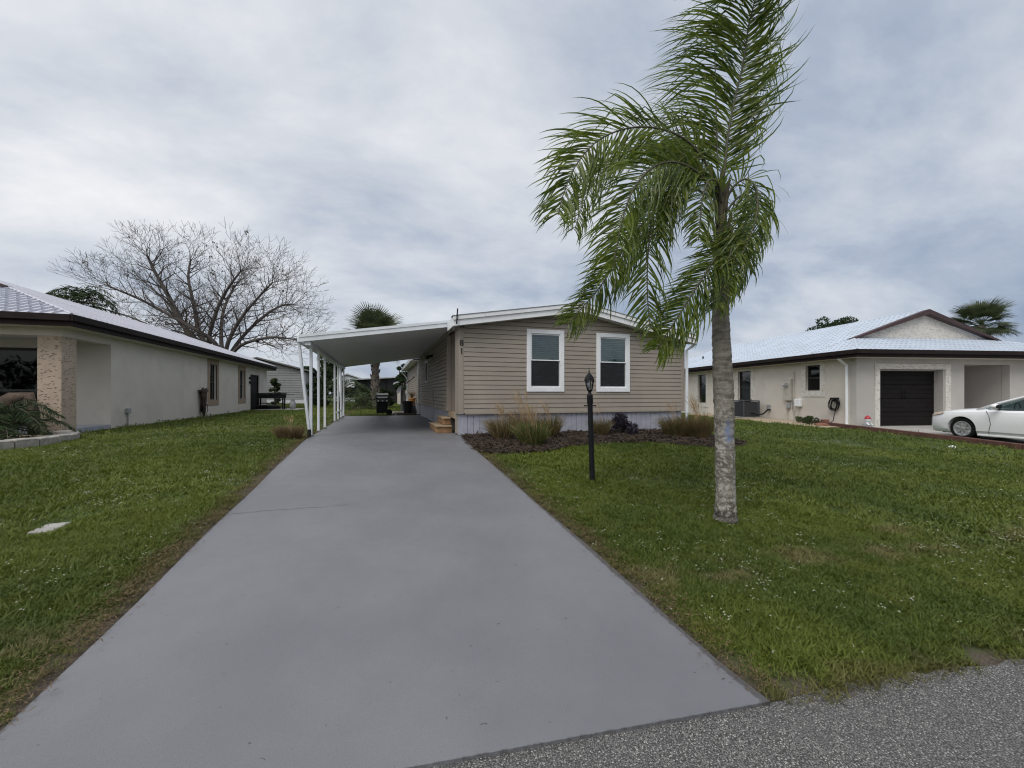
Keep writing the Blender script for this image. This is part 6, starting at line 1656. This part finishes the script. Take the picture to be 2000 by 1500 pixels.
tuft('ornamental_grass', 'dull green grass tuft in the mulch bed just left of the lamp post', gp3(1072, 857), 0.55, 0.36, 420, [('reed', 0.6), ('reed_brown', 0.25), ('plume', 0.15)], 4, 8)
tuft('ornamental_grass', 'narrow tan grass tuft in the mulch bed just right of the lamp post', gp3(1174, 853), 0.46, 0.26, 260, [('reed', 0.6), ('reed_brown', 0.4)], 5, 3)
tuft('ornamental_grass', 'tan grass tuft below the right corner of the taupe house', gp3(1318, 855), 0.55, 0.46, 460, [('reed', 0.55), ('reed_brown', 0.45)], 6, 8)
tuft('ornamental_grass', 'broad reddish grass tuft just left of the palm trunk', gp3(1362, 858), 0.62, 0.52, 620, [('reed', 0.45), ('reed_brown', 0.55)], 7, 22, -0.10)
tuft('ornamental_grass', 'brown dry grass tuft beside the front carport post', gp3(566, 858), 0.30, 0.48, 520, [('reed_brown', 0.8), ('reed', 0.2)], 8, 4)
b = gp3(1210, 850)
shrub('purple_shrub', 'low dark purple shrub in the mulch bed below the right window', 'shrub', b, clumps(b, 0.40, 0.46, 18, 31, 0.34, 0.2), 3200, 0.055, 'purple', 31, 0.012, 9)
for i, (u, v) in enumerate(((-0.5, 1.9), (-0.7, 1.25))):
    b = TR(u, v, 0.08)
    shrub('gravel_plant', ['low green plant in the gravel under the near stucco window', 'small green plant in the gravel nearest the white downspout'][i], 'plant', b, clumps(b, 0.26, 0.22, 8, 50 + i, 0.4, 0.2), 500, 0.09, 'bush2', 50 + i, 0.01, 4)

# ================================================================== LAWN
def scatter(name, label, P, rotz, scl, tilt, protos, idx_seed):
    """one object: real blade clumps set on measured points"""
    col = bpy.data.collections.new(name + '_clumps')
    for o in protos: col.objects.link(o)
    me = bpy.data.meshes.new(name); n = len(P)
    me.vertices.add(n); me.vertices.foreach_set('co', P.astype(np.float32).ravel())
    a = me.attributes.new('rot', 'FLOAT_VECTOR', 'POINT'); a.data.foreach_set('vector', np.stack([tilt[:, 0], tilt[:, 1], rotz], 1).astype(np.float32).ravel())
    s = me.attributes.new('scl', 'FLOAT_VECTOR', 'POINT'); s.data.foreach_set('vector', scl.astype(np.float32).ravel())
    ob = bpy.data.objects.new(name, me); COL.objects.link(ob)
    ng = bpy.data.node_groups.new(name + '_nodes', 'GeometryNodeTree')
    ng.interface.new_socket('Geometry', in_out='INPUT', socket_type='NodeSocketGeometry'); ng.interface.new_socket('Geometry', in_out='OUTPUT', socket_type='NodeSocketGeometry')
    N = ng.nodes; gi = N.new('NodeGroupInput'); go = N.new('NodeGroupOutput')
    ip = N.new('GeometryNodeInstanceOnPoints'); ci = N.new('GeometryNodeCollectionInfo')
    ci.inputs['Collection'].default_value = col; ci.inputs['Separate Children'].default_value = True; ci.inputs['Reset Children'].default_value = True
    ra = N.new('GeometryNodeInputNamedAttribute'); ra.data_type = 'FLOAT_VECTOR'; ra.inputs['Name'].default_value = 'rot'
    sa = N.new('GeometryNodeInputNamedAttribute'); sa.data_type = 'FLOAT_VECTOR'; sa.inputs['Name'].default_value = 'scl'
    ri = N.new('FunctionNodeRandomValue'); ri.data_type = 'INT'
    for sck in ri.inputs:
        if sck.type == 'INT' and sck.name == 'Max': sck.default_value = len(protos) - 1
        if sck.type == 'INT' and sck.name == 'Min': sck.default_value = 0
        if sck.name == 'Seed': sck.default_value = idx_seed
    L = ng.links.new
    L(gi.outputs[0], ip.inputs['Points']); L(ci.outputs[0], ip.inputs['Instance']); ip.inputs['Pick Instance'].default_value = True
    L([o for o in ri.outputs if o.type == 'INT'][0], ip.inputs['Instance Index'])
    L(ra.outputs[0], ip.inputs['Rotation']); L(sa.outputs[0], ip.inputs['Scale'])
    L(ip.outputs[0], go.inputs[0])
    md = ob.modifiers.new('scatter', 'NODES'); md.node_group = ng
    return tag(ob, label, kind='stuff')
def grass_proto(name, n, rad, h, w, seed, lay=0.5, mat='blade'):
    rg = random.Random(seed); mb = MB()
    for i in range(n):
        a = rg.uniform(0, 6.283); r = rad * rg.random() ** 0.5; p = Vector((r * math.cos(a), r * math.sin(a), -0.005)); b = rg.uniform(0, 6.283)
        o = Vector((math.cos(b), math.sin(b), 0)); L = h * rg.uniform(0.5, 1.25); d = (UPV + o * rg.uniform(0.1, 1.0) * lay * 1.6).normalized()
        pts = [p.copy()]
        for k in range(3):
            d = (d + (o * 0.5 - UPV * 0.35) * lay * 0.7).normalized(); p = p + d * L / 3; pts.append(p.copy())
        wd = o.cross(UPV) + UPV * rg.uniform(-.5, .5); wd.normalize()
        blade_strip(mb, pts, w * rg.uniform(0.7, 1.2), [wd] * 4)
    me = bpy.data.meshes.new(name); me.from_pydata(mb.v, [], mb.f); me.materials.append(M[mat])
    return bpy.data.objects.new(name, me)
def lawn_points(n, dmin, dmax, seed, power=1.0, extra=False):
    """points over the lawn, measured from the standpoint, thinning with distance"""
    rg = np.random.default_rng(seed)
    r = dmin + (dmax - dmin) * rg.random(n) ** power
    an = R(17.89) + R(62) * (rg.random(n) * 2 - 1)
    x, y = r * np.sin(an), r * np.cos(an)
    ok = ~((x > -1.645) & (x < 1.875) & (y < 20.0))
    ok &= ~(in_poly(x, y, BED_POLY))
    ok &= y > road_edge(x) - 0.02
    ok &= ~((x > 1.75) & (x < 8.5) & (y > 9.6) & (y < 30.2))
    ok &= ~((x < -7.58) & (y > 13.0) & (y < 32.2))
    du, dv = x - RO.x, y - RO.y
    uu = du * lx.x + dv * lx.y; vv = du * dx_.x + dv * dx_.y
    ok &= ~((uu > -1.4) & (vv > -0.1) & (vv < 15.2)); ok &= ~((uu > 0.3) & (vv < 0.2))
    ex = np.array([p.x for p in EP]); ey = np.array([p.y for p in EP])
    ok &= ~((x > 12) & (uu > -0.2) & (vv < 0.2))
    for a_, b_ in zip(EP[:-1], EP[1:]):
        e_ = np.array([b_.x - a_.x, b_.y - a_.y]); l2 = e_ @ e_; t_ = np.clip(((x - a_.x) * e_[0] + (y - a_.y) * e_[1]) / l2, 0, 1)
        ok &= np.hypot(x - a_.x - t_ * e_[0], y - a_.y - t_ * e_[1]) > 0.22
    ok &= ~(((x - pc.x) / (1.56 * 1.28)) ** 2 + ((y - pc.y) / (1.56 * 1.12)) ** 2 < 1.0)
    ok &= ~((x > -7.5) & (x < -4.9) & (y > 28.2) & (y < 30.7))
    ok &= ~((x > 0.4) & (x < 1.8) & (y > 20) & (y < 24.3))
    ml = on_ground(98, 1032); ok &= ~((abs(x - ml.x) < 0.14) & (abs(y - ml.y) < 0.19))
    # worn soil next to the concrete and the street
    de = np.minimum(np.minimum(np.abs(x + 1.645), np.abs(x - 1.855)), y - road_edge(x) + 0.22)
    ok &= rg.random(n) < np.clip(0.30 + de / 0.26, 0, 1)
    # a few bare scuffs near the street
    for px, py, rad_ in ((1560, 1330, .16), (1440, 1288, .14), (1905, 1275, .15), (1450, 1330, .12)):
        q = on_ground(px, py); ok &= ~((((x - q.x) / rad_) ** 2 + ((y - q.y) / (rad_ * 0.6)) ** 2 < 1) & (rg.random(n) < 0.9))
    x, y = x[ok], y[ok]
    if extra:                                        # grass left standing round posts and trunks
        for c, rr0, m_ in ((pb, 0.125, 90), (lp, 0.05, 30)):
            a = rg.uniform(0, 6.283, m_); q = rr0 + np.abs(rg.normal(0, 0.05, m_))
            x = np.concatenate([x, c.x + q * np.cos(a)]); y = np.concatenate([y, c.y + q * np.sin(a)])
    return x, y
def lawn(name, label, n, d0, d1, seed, protos, s0, s1, power=1.0, up=0.0):
    x, y = lawn_points(n, d0, d1, seed, power, d0 < 2); m = len(x); rg = np.random.default_rng(seed + 1)
    P = np.stack([x, y, height(x, y) + 0.012 * np.sin(x * 2.1 + 0.7 * y) * np.cos(y * 1.7) * sstep(2.2, 4, y) + up], 1)
    de = np.minimum(np.minimum(np.abs(x + 1.645), np.abs(x - 1.855)), y - road_edge(x) + 0.3)
    patch = 0.5 + 0.5 * np.sin(x * 1.9 + 1.3 * np.sin(y * 1.3)) * np.sin(y * 2.3 + 1.7 * np.sin(x * 0.9))
    s = rg.uniform(s0, s1, m) * np.clip(0.45 + de / 0.5, 0.45, 1) * (0.8 + 0.35 * patch)
    return scatter(name, label, P, rg.uniform(0, 6.283, m), np.stack([s * 1.1, s * 1.1, s], 1), rg.normal(0, 0.12, (m, 2)), protos, seed)
PN = [grass_proto('grass_clump', 40, 0.065, 0.052, 0.0038, 60 + i, 0.55) for i in range(7)]
PM = [grass_proto('grass_clump', 40, 0.13, 0.065, 0.0075, 80 + i, 0.5) for i in range(6)]
PF = [grass_proto('grass_clump', 46, 0.34, 0.075, 0.017, 100 + i, 0.45) for i in range(5)]
lawn('lawn_grass', 'short green lawn grass around the driveway', 34000, 1.6, 6.2, 5, PN, 0.75, 1.3, 0.62)
lawn('lawn_grass', 'short green lawn grass around the driveway', 30000, 5.6, 13.5, 6, PM, 0.75, 1.25, 0.6)
lawn('lawn_grass', 'short green lawn grass around the driveway', 26000, 12.5, 48, 7, PF, 0.7, 1.2, 0.75)
# tiny pale weed flowers in drifts
def flower_proto(seed):
    rg = random.Random(seed); mb = MB()
    for i in range(rg.randint(1, 4)):
        c = Vector((rg.uniform(-.05, .05), rg.uniform(-.05, .05), rg.uniform(0.045, 0.065)))
        for k in range(5):
            a = 1.2566 * k + rg.random(); o = Vector((math.cos(a), math.sin(a), 0.25)); q = o.cross(UPV).normalized() * 0.004
            mb.add([c, c + o * 0.006 + q, c + o * 0.011, c + o * 0.006 - q], [(0, 1, 2, 3)])
    me = bpy.data.meshes.new('weed_flower'); me.from_pydata(mb.v, [], mb.f); me.materials.append(M['petal'])
    return bpy.data.objects.new('weed_flower', me)
x, y = lawn_points(60000, 2.2, 15, 21, 0.62)
dn = np.sin(x * 1.1 + 2 * np.sin(y * 0.7)) * np.sin(y * 1.4 + 1.5 * np.sin(x * 0.8)) + 0.5 * np.sin(x * 4.1 + y * 3.3)
keep = (np.random.default_rng(3).random(len(x)) < np.clip(0.06 + 0.24 * dn, 0.02, 0.45)); x, y = x[keep], y[keep]
rg = np.random.default_rng(9); m = len(x); r_ = np.hypot(x, y); s = (0.42 + 0.05 * r_) * rg.uniform(0.5, 1.2, m)
scatter('weed_flowers', 'tiny pale weed flowers dotted through the lawn', np.stack([x, y, height(x, y)], 1), rg.uniform(0, 6.28, m), np.stack([s, s, np.ones(m)], 1), rg.normal(0, .1, (m, 2)), [flower_proto(i) for i in range(5)], 4)
# bark chips on the bed
def chip_proto(seed):
    rg = random.Random(seed); mb = MB()
    for i in range(7):
        c = Vector((rg.uniform(-.09, .09), rg.uniform(-.09, .09), rg.uniform(0.0, 0.02))); a = rg.uniform(0, 6.28); o = Vector((math.cos(a), math.sin(a), rg.uniform(-.35, .35))).normalized(); q = o.cross(UPV).normalized(); L, w, h = rg.uniform(.02, .055), rg.uniform(.005, .012), .004
        mb.hexa([c - o * L - q * w, c + o * L - q * w, c + o * L + q * w, c - o * L + q * w, c - o * L * .9 - q * w + UPV * h, c + o * L * .8 - q * w * .7 + UPV * h, c + o * L * .9 + q * w * .6 + UPV * h, c - o * L + q * w + UPV * h])
    me = bpy.data.meshes.new('bark_chip'); me.from_pydata(mb.v, [], mb.f); me.materials.append(M['chip'])
    return bpy.data.objects.new('bark_chip', me)
rg = np.random.default_rng(31); x = rg.uniform(1.8, 8.4, 9000); y = rg.uniform(6, 9.7, 9000); k_ = in_poly(x, y, BED_POLY); x, y = x[k_], y[k_]; m = len(x)
scatter('bark_chips', 'loose dark bark chips covering the mulch bed', np.stack([x, y, height(x, y) + 0.035], 1), rg.uniform(0, 6.28, m), np.repeat(rg.uniform(.7, 1.3, (m, 1)), 3, 1), rg.normal(0, .2, (m, 2)), [chip_proto(i) for i in range(5)], 6)
# fallen leaves and straw along the driveway edge
def litter_proto(seed):
    rg = random.Random(seed); mb = MB()
    for i in range(9):
        c = Vector((rg.uniform(-.1, .1), rg.uniform(-.1, .1), rg.uniform(0.005, 0.03))); a = rg.uniform(0, 6.28); o = Vector((math.cos(a), math.sin(a), rg.uniform(-.3, .4))).normalized(); q = o.cross(UPV).normalized(); L, w = rg.uniform(.006, .024), rg.uniform(.0015, .004)
        mb.add([c - o * L, c + q * w, c + o * L, c - q * w], [(0, 1, 2, 3)])
    me = bpy.data.meshes.new('dry_litter'); me.from_pydata(mb.v, [], mb.f); me.materials.append(M['reed_brown'])
    return bpy.data.objects.new('dry_litter', me)
rg = np.random.default_rng(41); n = 1700
y = rg.uniform(1.3, 12, n); sd_ = rg.random(n) < 0.55; off = np.abs(rg.normal(0, 0.10, n)) + 0.02
x = np.where(sd_, -1.645 - off, 1.855 + off); keep = (y > road_edge(x) + 0.05) & ~((x > 1.8) & (y > 8.4)); x, y = x[keep], y[keep]; m = len(x)
scatter('dry_litter', 'dry brown straw and leaf litter along the driveway edges', np.stack([x, y, height(x, y) + 0.012], 1), rg.uniform(0, 6.28, m), np.repeat(rg.uniform(.6, 1.2, (m, 1)), 3, 1), rg.normal(0, .15, (m, 2)), [litter_proto(i) for i in range(5)], 8)
